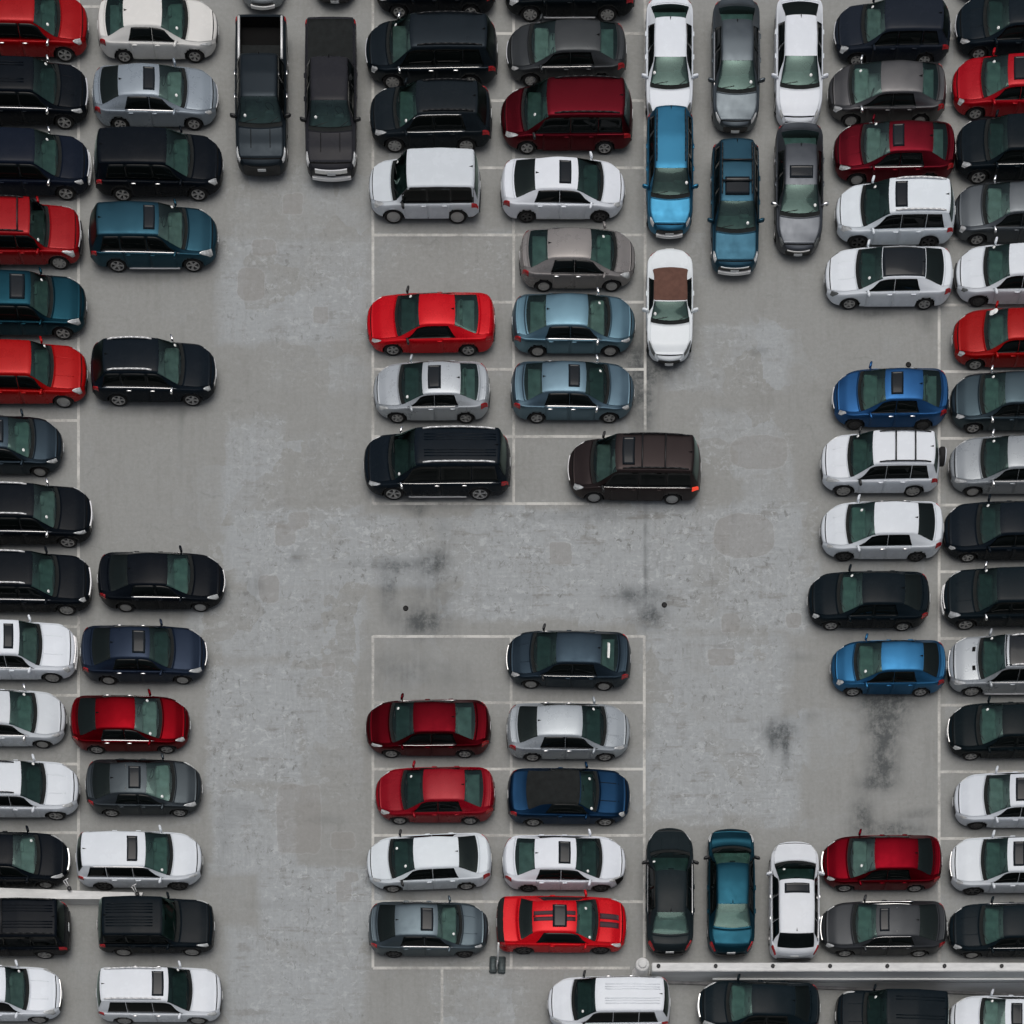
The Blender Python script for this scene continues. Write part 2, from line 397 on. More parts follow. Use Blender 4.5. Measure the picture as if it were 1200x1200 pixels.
def patch(s, name, mat, parent, f0, f1, v0, v1, side=1, off=.005, nu=10, nv=8, across=False, rimmed=True):
    """panel lying on the body surface. f0/f1 may be (value at v0, value at v1). across=True spans both sides over the centre line"""
    f1c = f1 if callable(f1) else None
    if f1c: f1 = (0, 0)
    f0 = f0 if isinstance(f0, tuple) else (f0, f0); f1 = f1 if isinstance(f1, tuple) else (f1, f1)
    if across:
        tv = np.concatenate([np.linspace(v0, 14, nv), np.linspace(14, v0, nv)[1:]]); sd = np.concatenate([np.ones(nv), -np.ones(nv - 1)])
        tt = np.zeros_like(tv)
    else:
        tv = np.linspace(v0, v1, nv); sd = np.full(nv, float(side)); tt = np.linspace(0, 1, nv)
    u = np.linspace(0, 1, nu)[:, None]
    a = f0[0] + (f0[1] - f0[0]) * tt[None]; b = f1[0] + (f1[1] - f1[0]) * tt[None]
    if f1c: b = f1c(tt)[None]
    f = a + (b - a) * u; v = np.broadcast_to(tv, f.shape); sg = np.broadcast_to(sd, f.shape)
    p = s.pos(f, v, sg); n = s.nrm(f, v, sg)
    p = p + n * off
    m = len(tv)
    # returned edge: a rim that drops back onto the body so that the panel has thickness
    V = list(p.reshape(-1, 3)); F = grid_faces(nu, m, flip=(side > 0) if not across else True)
    rim = [i * m for i in range(nu)] + [(nu - 1) * m + j for j in range(1, m)] + [i * m + m - 1 for i in range(nu - 2, -1, -1)] + [j for j in range(m - 2, 0, -1)]
    nn = n.reshape(-1, 3); base = len(V)
    if not rimmed: rim = []
    for k in rim: V.append(V[k] - nn[k] * (off + .004))
    K = len(rim)
    for k in range(K):
        k2 = (k + 1) % K
        F.append((rim[k], rim[k2], base + k2, base + k))
    return obj(name, mesh_of(name, V, F, mat), parent)

def auto_metal(rgb):
    mx, mn = max(rgb), min(rgb)
    if mn > 190 or mx < 62: return 0.0
    if rgb[0] > 1.8 * rgb[2] and rgb[0] > 140: return .2
    if mx < 90: return .5
    if mn > 135: return .3
    return .9

def build_car(kind, x, y, z, yaw, rgb, label, name=None, cat=None, pitch=0.0, **o):
    P = dict(KINDS[kind]); P['kind'] = kind
    for k in ('L', 'W', 'H', 'cowl', 'head', 'rt', 'rb', 'rw', 'F', 'cf', 'R', 'cr', 'dlo', 'deck', 'dend', 'cz', 'bow', 'wheel', 'hood', 'belt', 'clr'):
        if k in o: P[k] = o[k]
    vr = random.Random(label + 'v')
    for k, a in (('cf', .05), ('F', .10), ('cr', .04), ('H', .02)):
        if k not in o: P[k] = P[k] + vr.uniform(-a, a)
    if 'rw' not in o:
        j = vr.uniform(-.025, .02); P['rw'] = (P['rw'][0] + j, P['rw'][1] + j, P['rw'][2] + vr.uniform(-.02, .02))
    if 'hl' not in o: o['hl'] = (.08 + vr.uniform(-.02, .03), .54 + vr.uniform(-.16, .10))
    if 'hv' not in o: o['hv'] = (4.7 + vr.uniform(-.3, .6), 8.7 + vr.uniform(-1.2, .5))
    if 'rim' not in o: o['rim'] = vr.choice(['five', 'five', 'split', 'ten', 'ten', 'split', 'cap'])
    if 'hoodlines' not in o and vr.random() < .2: o['hoodlines'] = 'pm'
    s = Shape(P); L, W = P['L'], P['W']; c, h, rt, rb = P['cowl'], P['head'], P['rt'], P['rb']
    names = {'sedan': 'sedan', 'coupe': 'coupe', 'hatch': 'hatchback', 'suv': 'sport_utility_vehicle', 'boxy': 'sport_utility_vehicle', 'minivan': 'minivan', 'pickup': 'pickup_truck'}
    cats = {'sedan': 'sedan', 'coupe': 'coupe', 'hatch': 'hatchback', 'suv': 'SUV', 'boxy': 'SUV', 'minivan': 'minivan', 'pickup': 'pickup truck'}
    groups = {'sedan': 'parked sedans', 'coupe': 'parked coupes', 'hatchback': 'parked hatchbacks', 'SUV': 'parked SUVs', 'minivan': 'parked minivans', 'pickup truck': 'parked pickup trucks', 'convertible': 'parked convertibles'}
    cat = cat or cats[kind]
    root = empty(name or names[kind], (x, y, z), (0, pitch, yaw), label, cat, groups[cat])
    pm = paint(rgb, o.get('metal', auto_metal(rgb))); blk = M['black']
    low = rb < .93; open_bed = o.get('open_bed', False)
    rng = random.Random(label)
    # --- body shell
    keys = [c, h, rt, rb] + ([.67, .965] if open_bed else [])
    f = np.unique(np.round(np.concatenate([np.linspace(0, 1, 84), np.linspace(0, .06, 9), np.linspace(.95, 1, 9), keys]), 5))
    # drop samples crowding a key line
    keep = [q for q in f if q in np.round(keys, 5) or min(abs(q - k) for k in keys) > .004]
    f = np.array(keep); nf = len(f); nv = len(VV)
    ring_v = np.concatenate([VV, VV[-2:0:-1]]); ring_s = np.concatenate([np.ones(nv), -np.ones(nv - 2)]); m = len(ring_v)
    FF, RV = np.meshgrid(f, ring_v, indexing='ij'); SS = np.broadcast_to(ring_s, FF.shape)
    p = s.pos(FF, RV, SS)
    wr = P['wheel']; fx = o.get('fx', .195 if kind not in ('pickup',) else .175); rx = o.get('rx', .795 if kind not in ('pickup',) else .78)
    wxs = [L / 2 - fx * L, L / 2 - rx * L]; AR = wr + .055
    inset = np.zeros(FF.shape, bool)
    sidev = (RV >= 1) & (RV <= 5.7)
    for wx in wxs:
        dx = p[..., 0] - wx; dz = p[..., 2] - wr; rr = np.hypot(dx, dz)
        near = sidev & (rr > AR * .90) & (rr < AR * 1.10) & (dz > -.1)
        k = np.where(near, AR / np.maximum(rr, 1e-6), 1.0)
        p[..., 0] = np.where(near, wx + dx * k, p[..., 0]); p[..., 2] = np.where(near, wr + dz * k, p[..., 2])
        ins = sidev & (rr <= AR * .90)
        ins |= sidev & (np.abs(dx) < AR * .9) & (dz <= -.1)
        p[..., 1] = np.where(ins, np.sign(p[..., 1]) * (W / 2 - .28), p[..., 1])
        inset |= ins
    V = list(p.reshape(-1, 3)); F = []; MI = []
    for i in range(nf - 1):
        fm = .5 * (f[i] + f[i + 1])
        glass = c < fm < h or (rt < fm < rb)
        bed = open_bed and .67 < fm < .965
        for j in range(m):
            j2 = (j + 1) % m
            va, vb = ring_v[j], ring_v[j2]
            lo = min(va, vb)
            if glass and lo >= 10 - 1e-6 and not (rt < fm < rb and o.get('solid_back')): continue
            if bed and lo >= 10.9: continue
            F.append((i * m + j, (i + 1) * m + j, (i + 1) * m + j2, i * m + j2))
            well = inset[i, j] or inset[i + 1, j] or inset[i, j2] or inset[i + 1, j2]
            MI.append(1 if well or max(va, vb) <= 1.01 else (2 if max(va, vb) <= (3.1 if o.get('clad') else 1.85) else 0))  # lowest side rows painted black as sill shade; clad rows are real cladding
    for i, sgn in ((0, 1), (nf - 1, -1)):
        cen = len(V); V.append(p[i].mean(0))
        for j in range(m):
            j2 = (j + 1) % m
            F.append((i * m + j, i * m + j2, cen) if sgn > 0 else (i * m + j2, i * m + j, cen)); MI.append(2 if i == 0 and o.get('dark_nose', True) else 0)
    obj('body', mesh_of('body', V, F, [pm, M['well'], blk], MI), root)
    fl = lambda dm: dm / L            # metres -> fraction
    # --- bonnet, boot lid, doors (raised panels, their edges make the shut lines)
    hood_end = c - fl(.15)
    patch(s, 'hood', pm, root, .035, hood_end, 9.0, 14, off=.012, nu=14, nv=10, across=True)
    patch(s, 'hood_seam', M['gap'], root, .0265, .0335, 8.8, 14, off=.004, nu=3, nv=9, across=True, rimmed=False)
    patch(s, 'cowl', M['softblack'], root, hood_end + fl(.015), c + fl(.012), 9.6, 14, off=.006, nu=5, nv=9, across=True)
    if low and kind != 'pickup' and not o.get('soft'): patch(s, 'trunk_lid', pm, root, rb + fl(.05), .962, 9.6, 14, off=.009, nu=7, nv=8, across=True)
    # --- glass
    patch(s, 'windshield', M[o.get('wg') or vr.choice(['windshield', 'windshield', 'windshield_refl_mid', 'windshield_refl_mid', 'windshield_dark'])], root, c + fl(.004), h - fl(.004), 10.02, 14, off=.002, nu=12, nv=8, across=True, rimmed=False)  # random tint varies the painted-in sky reflection
    if not o.get('soft'):
        patch(s, 'rear_window', M[o.get('rearglass', 'rear_clear' if low else 'rear_dark')], root, rt + fl(.004), rb - fl(.004), 10.02, 14, off=.002, nu=9, nv=8, across=True, rimmed=False)
    if P['doors'] == 2:
        dsp = [(.315, .525), (.53, .715)] if kind != 'pickup' else [(.29, .475), (.48, .63)]
    else: dsp = [(.325, .60)]
    bp = dsp[0][1] + .003
    de_b, de_t = P['dlo']
    side_mat = M['side']
    for sd in (1, -1):
        for k, (a, b) in enumerate(dsp):
            dr = patch(s, 'door', pm, root, a, (b, b) if not (k == 1 and kind != 'pickup') else (b, b + .02), 2.4, 6.55, sd, off=.008, nu=8, nv=10)
            hx = L / 2 - (b - fl(.14)) * L
            q = s.pos(b - fl(.14), 5.45, sd)
            hm = M['chrome'] if o.get('hchrome') else pm
            v_, f_ = box_geo(hx, q[1] + sd * .018, q[2] + .01, .19, .05, .035, .012)
            obj('door_handle', mesh_of('door_handle', v_, f_, hm), dr)
        # side windows
        w0 = c + fl(.10)
        if P['doors'] == 2:
            segs = [((w0, max(w0, h - fl(.15))), (bp - .0015, bp - .0015))]
            if de_b > .8: segs += [((bp + .0015,) * 2, (.738, .738)), ((.742, .742), (de_b, de_t))]
            else: segs += [((bp + .0015,) * 2, (de_b, de_t))]
            if kind == 'boxy' and o.get('split_quarter'): pass
        else:
            segs = [((w0, max(w0, h - fl(.15))), (de_b, de_t))]
        for a, b in segs:
            patch(s, 'side_window', side_mat, root, a, b, 7.2, 8.95, sd, off=.006, nu=9, nv=6)
        if o.get('trim'):
            tm = M['chrome'] if o['trim'] == 'chrome' else blk
            patch(s, 'belt_trim', tm, root, w0 - fl(.05), de_b - .005, 6.72, 7.12, sd, off=.012, nu=16, nv=3)
        if o.get('arc'):
            patch(s, 'roof_trim', M['chrome'], root, h - fl(.2), de_t, 9.05, 9.3, sd, off=.010, nu=16, nv=3)
        # lamps
        hl = M['lens_dark' if o.get('smoke') else 'lens']
        hd = o.get('hl', (.09, .56)); hv = o.get('hv', (4.7, 8.8))
        patch(s, 'headlight', hl, root, (fl(hd[0] + .05), fl(hd[0]) + fl(.10)), (lambda t_: fl(hd[0] + .17 + (hd[1] - hd[0] - .17) * np.sin(np.pi * np.clip(t_ * .80, 0, 1)) ** 1.3)), hv[0], hv[1], sd, off=.010, nu=7, nv=9)
        tl = M['lit_red'] if o.get('lit') and sd == o.get('litside', 1) else M['red']
        td = o.get('tl', (.03, .30)); tv = o.get('tv', (4.7, 7.2) if kind in ('sedan', 'coupe') else (4.9, 6.9))
        patch(s, 'taillight', tl, root, 1 - fl(td[1]), 1 - fl(td[0]), tv[0], tv[1], sd, off=.010, nu=6, nv=6)
        # mirror
        q = s.pos(c + fl(.22), 7.0, sd)
        mm = blk if o.get('mblack') else (M['chrome'] if o.get('mchrome') else pm)
        mv = [(q[0] + a_ * o.get('msc', 1.0) - sd * b_ * .25, q[1] + sd * (.135) + b_ * o.get('msc', 1.0), q[2] + .075 + c_ * o.get('msc', 1.0)) for a_, b_, c_ in MIRROR_GEO[0]]
        arm = tube_geo((q[0], q[1] - sd * .03, q[2] + .01), (q[0], q[1] + sd * .10, q[2] + .05), .03, 6)
        vv_, ff_ = join_geo([(mv, MIRROR_GEO[1]), arm])
        obj('wing_mirror', mesh_of('wing_mirror', vv_, ff_, mm), root)
        # wheels
        ty, ri = wheel_meshes(wr, o.get('rim', 'five'), o.get('rimmat', 'alloy'))
        for wx in wxs:
            wob = bpy.data.objects.new('wheel', None); COL.objects.link(wob); wob.parent = root; wob.empty_display_size = .2
            ws = float(np.interp((L / 2 - wx) / L, s.f, s.w))
            wob.location = (wx, sd * (ws - .13), wr); wob.rotation_euler = (0, rng.uniform(0, 6), 0 if sd > 0 else math.pi)
            obj('tyre', ty, wob); obj('rim', ri, wob)
        # roof rails
        if o.get('rails'):
            rm = M['silver'] if o['rails'] == 'silver' else blk
            fs = np.linspace(h + .05, rt - .03, 9); q = s.pos(fs, np.full(9, 11.15), np.full(9, float(sd)))
            lift = np.array([.0, .05, .055, .055, .055, .055, .055, .05, .0]); q[:, 2] += lift
            g = [tube_geo(q[k], q[k + 1], .032 if o['rails'] == 'silver' else .026, 6) for k in range(8)]
            v_, f_ = join_geo(g); obj('roof_rail', mesh_of('roof_rail', v_, f_, rm), root)
    # --- nose and tail trim
    wn = float(s.w[0]); zt = float(s.zr[0])
    def curved_bar(nm, mat, half, z0, z1, prot, rear=False, dep=.05):
        wq = float(s.w[-1]) if rear else wn; nb_ = float(s.nb[-1]) if rear else float(s.nb[0])
        ys = np.linspace(-half, half, 11); V_, F_ = [], []
        for yy in ys:
            q = max(0, 1 - (yy / (.95 * wq)) ** 2)
            xx = (-L / 2 if rear else L / 2) + nb_ * (q - .55)
            sg = -1 if rear else 1
            for dx_ in (prot, -dep):
                for zz in (z0, z1): V_.append((xx + sg * dx_, yy, zz))
        for k in range(10):
            a = k * 4; b = a + 4
            F_ += [(a, b, b + 1, a + 1), (a + 2, a + 3, b + 3, b + 2), (a + 1, b + 1, b + 3, a + 3), (a, a + 2, b + 2, b)]
        F_ += [(0, 1, 3, 2), (40, 42, 43, 41)]
        return obj(nm, mesh_of(nm, V_, F_, mat, smooth=False), root)
    gm = M['chrome'] if o.get('cgrille') else blk
    curved_bar('grille', gm, min(wn * .85, .62), zt - .16, zt - .015, .014)
    if o.get('gbar'): curved_bar('grille_bar', M['chrome'], min(wn * .85, .62), zt - .03, zt + (.035 if o.get('cgrille') else .015), .03 if o.get('cgrille') else .02)
    if o.get('fbar'): curved_bar('bumper_bar', M['silver'] if o['fbar'] == 'silver' else blk, wn * .98, .40, .52, .06)
    if o.get('plate', True): curved_bar('license_plate', M['plate'], .16, zt - .21, zt - .10, .03)
    wq = float(s.w[-1])
    curved_bar('rear_bumper', blk if not o.get('rchrome') else M['chrome'], wq * .9, .42, .54, .035, True)
    v_, f_ = box_geo(-L / 2 - .03, 0, .70 if low else .78, .02, .32, .15)
    obj('license_plate', mesh_of('license_plate', v_, f_, M['plate']), root)
    if o.get('pillars'):
        for sd in (1, -1): patch(s, 'pillar_trim', blk, root, h - fl(.25), rt - fl(.01), 6.95, 9.9, sd, off=.003, nu=16, nv=7)
    # --- roof furniture
    if o.get('sun'):
        a0 = o['sun'] if isinstance(o['sun'], tuple) else (.16, .56)
        patch(s, 'sunroof', M['roofglass'], root, h + fl(a0[0]), h + fl(a0[1]), 11.75, 14, off=.012, nu=6, nv=6, across=True)
    if o.get('roofpanel'):
        patch(s, 'roof_panel', M[o['roofpanel']], root, h + fl(.02), rt - fl(.02), 10.9, 14, off=.006, nu=12, nv=8, across=True)
    if o.get('soft'):
        patch(s, 'soft_top', M[o['soft']], root, h + fl(.03), o.get('softend', rb), 8.9, 14, off=.010, nu=14, nv=9, across=True)
    for fc in o.get('cross', ()):
        q = s.pos(fc, 11.1, 1.0)
        v_, f_ = tube_geo((q[0], -q[1], q[2] + .07), (q[0], q[1], q[2] + .07), .03, 8)
        obj('roof_crossbar', mesh_of('roof_crossbar', v_, f_, blk), root)
    if o.get('ant', True):
        fa = rt - fl(.14) if not low else rt - fl(.10)
        q = s.pos(fa, 13.9, 1.0)
        v_ = [(q[0] + .09, 0, q[2]), (q[0] - .07, -.025, q[2] - .01), (q[0] - .07, .025, q[2] - .01), (q[0] - .07, 0, q[2] + .07)]
        obj('antenna', mesh_of('antenna', v_, [(0, 1, 3), (0, 3, 2), (1, 2, 3), (0, 2, 1)], M['black'], smooth=False), root)
    for k in range(o.get('ribs', 0)):
        vv0 = 12.2 + k * .45
        for sd in (1, -1): patch(s, 'roof_rib', pm, root, h + fl(.35), rt - fl(.15), vv0, vv0 + .16, sd, off=.014, nu=6, nv=3)
    # --- wipers
    for yy, ln in ((.28, .55), (-.42, .5)):
        qa = s.pos(c - fl(.03), 14, 1.0)
        fa = c + fl(.05); 
        p0 = s.pos(c - fl(.01), 12.6 if yy > 0 else 11.6, 1.0 if yy > 0 else -1.0); p1 = s.pos(c + fl(.10), 13.6 if yy < 0 else 11.2, -1.0 if yy < 0 else 1.0)
        v_, f_ = tube_geo(p0 + (0, 0, .02), p1 + (0, 0, .02), .010, 5)
        obj('wiper', mesh_of('wiper', v_, f_, blk), root)
    # --- cabin seen through the glass
    z0 = float(np.interp(.5, s.f, s.zs)); xc, xh = L / 2 - c * L, L / 2 - h * L; xrt, xrb = L / 2 - rt * L, L / 2 - rb * L
    cw = W * .80
    tub = [box_geo((xc + xrb) / 2, 0, z0 - .36, xc - xrb - .12, cw, .06, .02)]
    v_, f_ = join_geo(tub); obj('cabin_floor', mesh_of('cabin_floor', v_, f_, M['cabin']), root)
    xd = xc - .12
    g = [box_geo(xd - .12, 0, z0 - .13, .55, cw * .98, .17, .06), box_geo(xd - .32, cw * .22, z0 - .03, .16, .38, .10, .04)]
    v_, f_ = join_geo(g); obj('dashboard', mesh_of('dashboard', v_, f_, M['dash']), root)
    ring = lathe_geo([(.175 + .018 * math.cos(a), .018 * math.sin(a)) for a in np.linspace(0, 2 * math.pi, 9)], 20)
    so = obj('steering_wheel', mesh_of('steering_wheel', *ring, M['black']), root, (xd - .52, cw * .22, z0 - .02), (0, 0, -math.pi / 2)); so.rotation_euler = (math.radians(0), math.radians(0), math.radians(68))
    sm = o.get('seats', 'seat'); s1, s2 = SEATS[sm]
    xs = xh - .42
    for yy in (.37, -.37): obj('front_seat', s1, root, (xs, yy, z0 - (.62 if o.get('soft') else .46)))
    if not o.get('soft'):
        xr = max(xs - .85, xrt + .02 if low else xs - .85)
        obj('rear_seat', s2, root, (xr, 0, z0 - (.62 if low else .52)))
    if low and kind != 'pickup' and not o.get('soft'):
        v_, f_ = box_geo((xrt + xrb) / 2 - .03, 0, z0 - .06, (xrt - xrb) * .8, cw * .86, .04, .015)
        obj('parcel_shelf', mesh_of('parcel_shelf', v_, f_, M['cabin']), root)
    # inner mirror + paper tags
    q = s.pos(h - fl(.10), 14, 1.0)
    v_, f_ = box_geo(q[0] - .03, 0, q[2] - .06, .05, .22, .06, .015)
    obj('rear_view_mirror', mesh_of('rear_view_mirror', v_, f_, blk), root)
    tags = o.get('tags'); 
    if tags is None: tags = [(rng.uniform(.2, .5), rng.choice((1, -1)) * rng.uniform(10.9, 12.3))] if rng.random() < .75 else []
    for tf, tv_ in tags:
        fc = c + (h - c) * tf; sd = 1 if tv_ > 0 else -1
        q = s.pos(fc, abs(tv_), float(sd)); n = s.nrm(np.array(fc), np.array(abs(tv_)), np.array(float(sd)))
        R_ = o.get('tagr', .055); up = np.cross(n, (0, 1, 0)); up /= np.linalg.norm(up); rt_ = np.cross(n, up)
        vv_ = [q + n * .008] + [q + n * .008 + R_ * (math.cos(a) * up + math.sin(a) * rt_) for a in np.linspace(0, 2 * math.pi, 12, endpoint=False)]
        vv_ += [v - n * .004 for v in vv_[1:]]
        ff_ = [(0, 1 + k, 1 + (k + 1) % 12) for k in range(12)] + [(1 + k, 13 + k, 13 + (k + 1) % 12, 1 + (k + 1) % 12) for k in range(12)]
        obj('windshield_sticker', mesh_of('windshield_sticker', vv_, ff_, M['paper']), root)
    # --- specials
    if o.get('stripes'):
        for sd in (1, -1):
            for a, b in ((.06, hood_end - .01), (h + .01, rt - .01), (rb + .02, .95)):
                patch(s, 'stripe', M['stripe'], root, a, b, 13.0, 13.80, sd, off=(.016 if a < .2 else .006), nu=10, nv=4)
    if o.get('rearpaper'):
        fr_ = rt + (rb - rt) * .35
        patch(s, 'paper_strip', M['paper'], root, fr_, fr_ + fl(.09), 12.6, 14, off=.006, nu=3, nv=6, across=True)
    if o.get('broken'):
        patch(s, 'bumper_damage', M['well'], root, .004, (.05, .085), 2.2, 6.9, -1, off=.014, nu=6, nv=8)
    if o.get('sill'):
        for sd in (1, -1): patch(s, 'side_step', M['silver'], root, .30, .70, 2.05, 2.4, sd, off=.05, nu=10, nv=3)
    if o.get('spoiler'):
        patch(s, 'spoiler', M['softblack'], root, .945, .99, 8.2, 14, off=.03, nu=4, nv=8, across=True)
    if o.get('hoodscoops'):
        for sd in (1, -1):
            patch(s, 'hood_vent', M['gap'], root, c - .085, c - .055, 12.3, 12.95, sd, off=.016, nu=4, nv=4)
    if o.get('hoodlines'):
        for sd in (1, -1):
            patch(s, 'hood_crease', M['gap'] if o['hoodlines'] == 'dark' else pm, root, .09, hood_end - .01, 12.6, 12.70, sd, off=.013, nu=8, nv=3)
    if o.get('spare'):
        ty, ri = wheel_meshes(.36, 'cap', 'alloy')
        wob = bpy.data.objects.new('spare_wheel', None); COL.objects.link(wob); wob.parent = root
        wob.location = (-L / 2 - .10, -.12, .86); wob.rotation_euler = (0, 0, math.pi / 2); wob.scale = (.92, 1.0, .92)
        obj('tyre', ty, wob)
        v_, f_ = lathe_geo([(.33, .02), (.33, .12), (.30, .135), (0, .14)], 24); obj('wheel_cover', mesh_of('wheel_cover', v_, f_, pm), wob)
    if kind == 'pickup':
        if open_bed:
            xb0, xb1 = L / 2 - .67 * L, L / 2 - .965 * L; bw = W * .79
            zf = .72; zt_ = 1.17
            V_ = [(xb0, -bw / 2, zt_), (xb0, bw / 2, zt_), (xb1, bw / 2, zt_), (xb1, -bw / 2, zt_), (xb0, -bw / 2, zf), (xb0, bw / 2, zf), (xb1, bw / 2, zf), (xb1, -bw / 2, zf)]
            F_ = [(4, 5, 6, 7), (0, 1, 5, 4), (1, 2, 6, 5), (2, 3, 7, 6), (3, 0, 4, 7)]
            obj('cargo_bed', mesh_of('cargo_bed', V_, F_, M['well'], smooth=False), root)
            for sd in (1, -1):
                v_, f_ = tube_geo((xb0 - .02, sd * (bw / 2 + .035), zt_ + .075), (xb1 + .02, sd * (bw / 2 + .035), zt_ + .075), .05, 8)
                obj('bed_rail', mesh_of('bed_rail', v_, f_, M['silver']), root)
            v_, f_ = box_geo(xb0 - .45, 0, .86, .65, bw * .98, .28, .03); obj('tool_box', mesh_of('tool_box', v_, f_, M['softblack']), root)
        else:
            patch(s, 'tonneau_cover', M['softblack'], root, .672, .965, 10.6, 14, off=.02, nu=8, nv=8, across=True)
    return root
# ------------------------------------------------------------------ the deck
def ground_material():
    m, nt, b = new_mat('worn_concrete'); N = nt.nodes.new; Lk = nt.links.new
    geo = N('ShaderNodeNewGeometry'); pos = geo.outputs['Position']
    att = N('ShaderNodeAttribute'); att.attribute_name = 'marks'
    sep = N('ShaderNodeSeparateColor'); Lk(att.outputs['Color'], sep.inputs[0])
    seal, stain, pat = sep.outputs[0], sep.outputs[1], sep.outputs[2]
    def noise(scale, vec=(1, 1, 1), detail=5, rough=.6, off=(0, 0, 0), dist=0.0):
        mp = N('ShaderNodeMapping'); mp.inputs['Scale'].default_value = vec; mp.inputs['Location'].default_value = off
        Lk(pos, mp.inputs[0]); n = N('ShaderNodeTexNoise'); n.inputs['Scale'].default_value = scale
        n.inputs['Detail'].default_value = detail; n.inputs['Roughness'].default_value = rough; n.inputs['Distortion'].default_value = dist
        Lk(mp.outputs[0], n.inputs['Vector']); return n.outputs['Fac']
    def rng(x, a, b_, c=0.0, d=1.0, smooth=False):
        r = N('ShaderNodeMapRange'); r.inputs[1].default_value = a; r.inputs[2].default_value = b_; r.inputs[3].default_value = c; r.inputs[4].default_value = d
        if smooth: r.interpolation_type = 'SMOOTHSTEP'
        Lk(x, r.inputs[0]); return r.outputs[0]
    def math_(op, x, y):
        n = N('ShaderNodeMath'); n.operation = op
        for k, q in enumerate((x, y)):
            if isinstance(q, (int, float)): n.inputs[k].default_value = q
            else: Lk(q, n.inputs[k])
        return n.outputs[0]
    def mix(fac, a, c, mode='MIX'):
        n = N('ShaderNodeMix'); n.data_type = 'RGBA'; n.blend_type = mode
        if isinstance(fac, (int, float)): n.inputs[0].default_value = fac
        else: Lk(fac, n.inputs[0])
        for k, q in ((6, a), (7, c)):
            if isinstance(q, tuple): n.inputs[k].default_value = (*q, 1)
            else: Lk(q, n.inputs[k])
        return n.outputs[2]
    warm, cool = (.256, .263, .254), (.304, .324, .330)
    # trowelled coating, laid in straight-edged lifts: cells with square corners
    vo = N('ShaderNodeTexVoronoi'); vo.distance = 'CHEBYCHEV'; vo.inputs['Scale'].default_value = .55
    mp = N('ShaderNodeMapping'); mp.inputs['Scale'].default_value = (1, .8, 1); Lk(pos, mp.inputs[0])
    wob = N('ShaderNodeTexNoise'); wob.inputs['Scale'].default_value = 1.6; wob.inputs['Detail'].default_value = 6
    Lk(pos, wob.inputs['Vector'])
    add = N('ShaderNodeMix'); add.data_type = 'VECTOR'; add.inputs[0].default_value = .16
    Lk(mp.outputs[0], add.inputs[4]); Lk(wob.outputs['Color'], add.inputs[5]); 
    vadd = N('ShaderNodeVectorMath'); vadd.operation = 'ADD'; vsc = N('ShaderNodeVectorMath'); vsc.operation = 'SCALE'; vsc.inputs['Scale'].default_value = .5
    Lk(wob.outputs['Color'], vsc.inputs[0]); Lk(mp.outputs[0], vadd.inputs[0]); Lk(vsc.outputs[0], vadd.inputs[1]); Lk(vadd.outputs[0], vo.inputs['Vector'])
    sc = N('ShaderNodeSeparateColor'); Lk(vo.outputs['Color'], sc.inputs[0]); cell = sc.outputs[0]
    big = noise(.22, detail=4); mid = noise(.9, detail=8, rough=.7, off=(3, 7, 0)); fine = noise(7, detail=8, rough=.75)
    sx = noise(1.0, (.30, 3.2, 1), 6, .7, (11, 2, 0), .4); sy = noise(1.0, (3.2, .28, 1), 6, .7, (5, 9, 0), .4)
    # broad tone of the sealed aisles
    t = math_('ADD', math_('MULTIPLY', seal, 1.0), math_('MULTIPLY', math_('SUBTRACT', big, .5), .8))
    t = math_('ADD', t, math_('MULTIPLY', math_('SUBTRACT', cell, .5), .55))
    t = math_('ADD', t, math_('MULTIPLY', math_('SUBTRACT', mid, .5), 1.1))
    f1 = rng(t, .12, .74, smooth=True)
    col = mix(f1, warm, cool)
    # worn-through flecks and brush drag, only where the coating lies
    k = rng(seal, .1, .8)
    brk = math_('MULTIPLY', rng(math_('ADD', math_('MULTIPLY', sx, .55), math_('MULTIPLY', mid, .45)), .545, .60), math_('MULTIPLY', k, .75))
    col = mix(brk, col, (.212, .214, .205))
    brk2 = math_('MULTIPLY', rng(math_('ADD', math_('MULTIPLY', sy, .55), math_('MULTIPLY', fine, .45)), .55, .62), math_('MULTIPLY', k, .6))
    col = mix(brk2, col, (.375, .395, .40))
    brk3 = math_('MULTIPLY', rng(sx, .36, .28), math_('MULTIPLY', k, .7))
    col = mix(brk3, col, (.375, .395, .40))
    # soft dirt everywhere
    d = math_('MULTIPLY', rng(math_('ADD', math_('MULTIPLY', sy, .5), math_('MULTIPLY', mid, .5)), .5, .66), .30)
    col = mix(d, col, (.165, .162, .150))
    bx = noise(1.0, (.9, 9.0, 1), 4, .65, (2, 4, 0)); by = noise(1.0, (9.0, .9, 1), 4, .65, (8, 1, 0)); sel = rng(noise(.8, detail=2, off=(20, 5, 0)), .42, .58)
    bmix = N('ShaderNodeMix'); Lk(sel, bmix.inputs[0]); Lk(bx, bmix.inputs[2]); Lk(by, bmix.inputs[3])
    amp = math_('ADD', .35, math_('MULTIPLY', k, .65))
    drag = math_('ADD', 1.0, math_('MULTIPLY', math_('MULTIPLY', math_('SUBTRACT', bmix.outputs[0], .5), .42), amp))
    col = mix(1.0, col, drag, 'MULTIPLY')
    # flaking: pale chips of coating and dark pits, clustered
    chip = noise(2.6, (1, 1.35, 1), 10, .78, (31, 12, 0), .6); cl = rng(noise(.5, detail=3, off=(14, 33, 0)), .34, .52)
    col = mix(math_('MULTIPLY', rng(chip, .535, .585), math_('MULTIPLY', math_('MULTIPLY', math_('ADD', k, .12), cl), .8)), col, (.385, .408, .415))
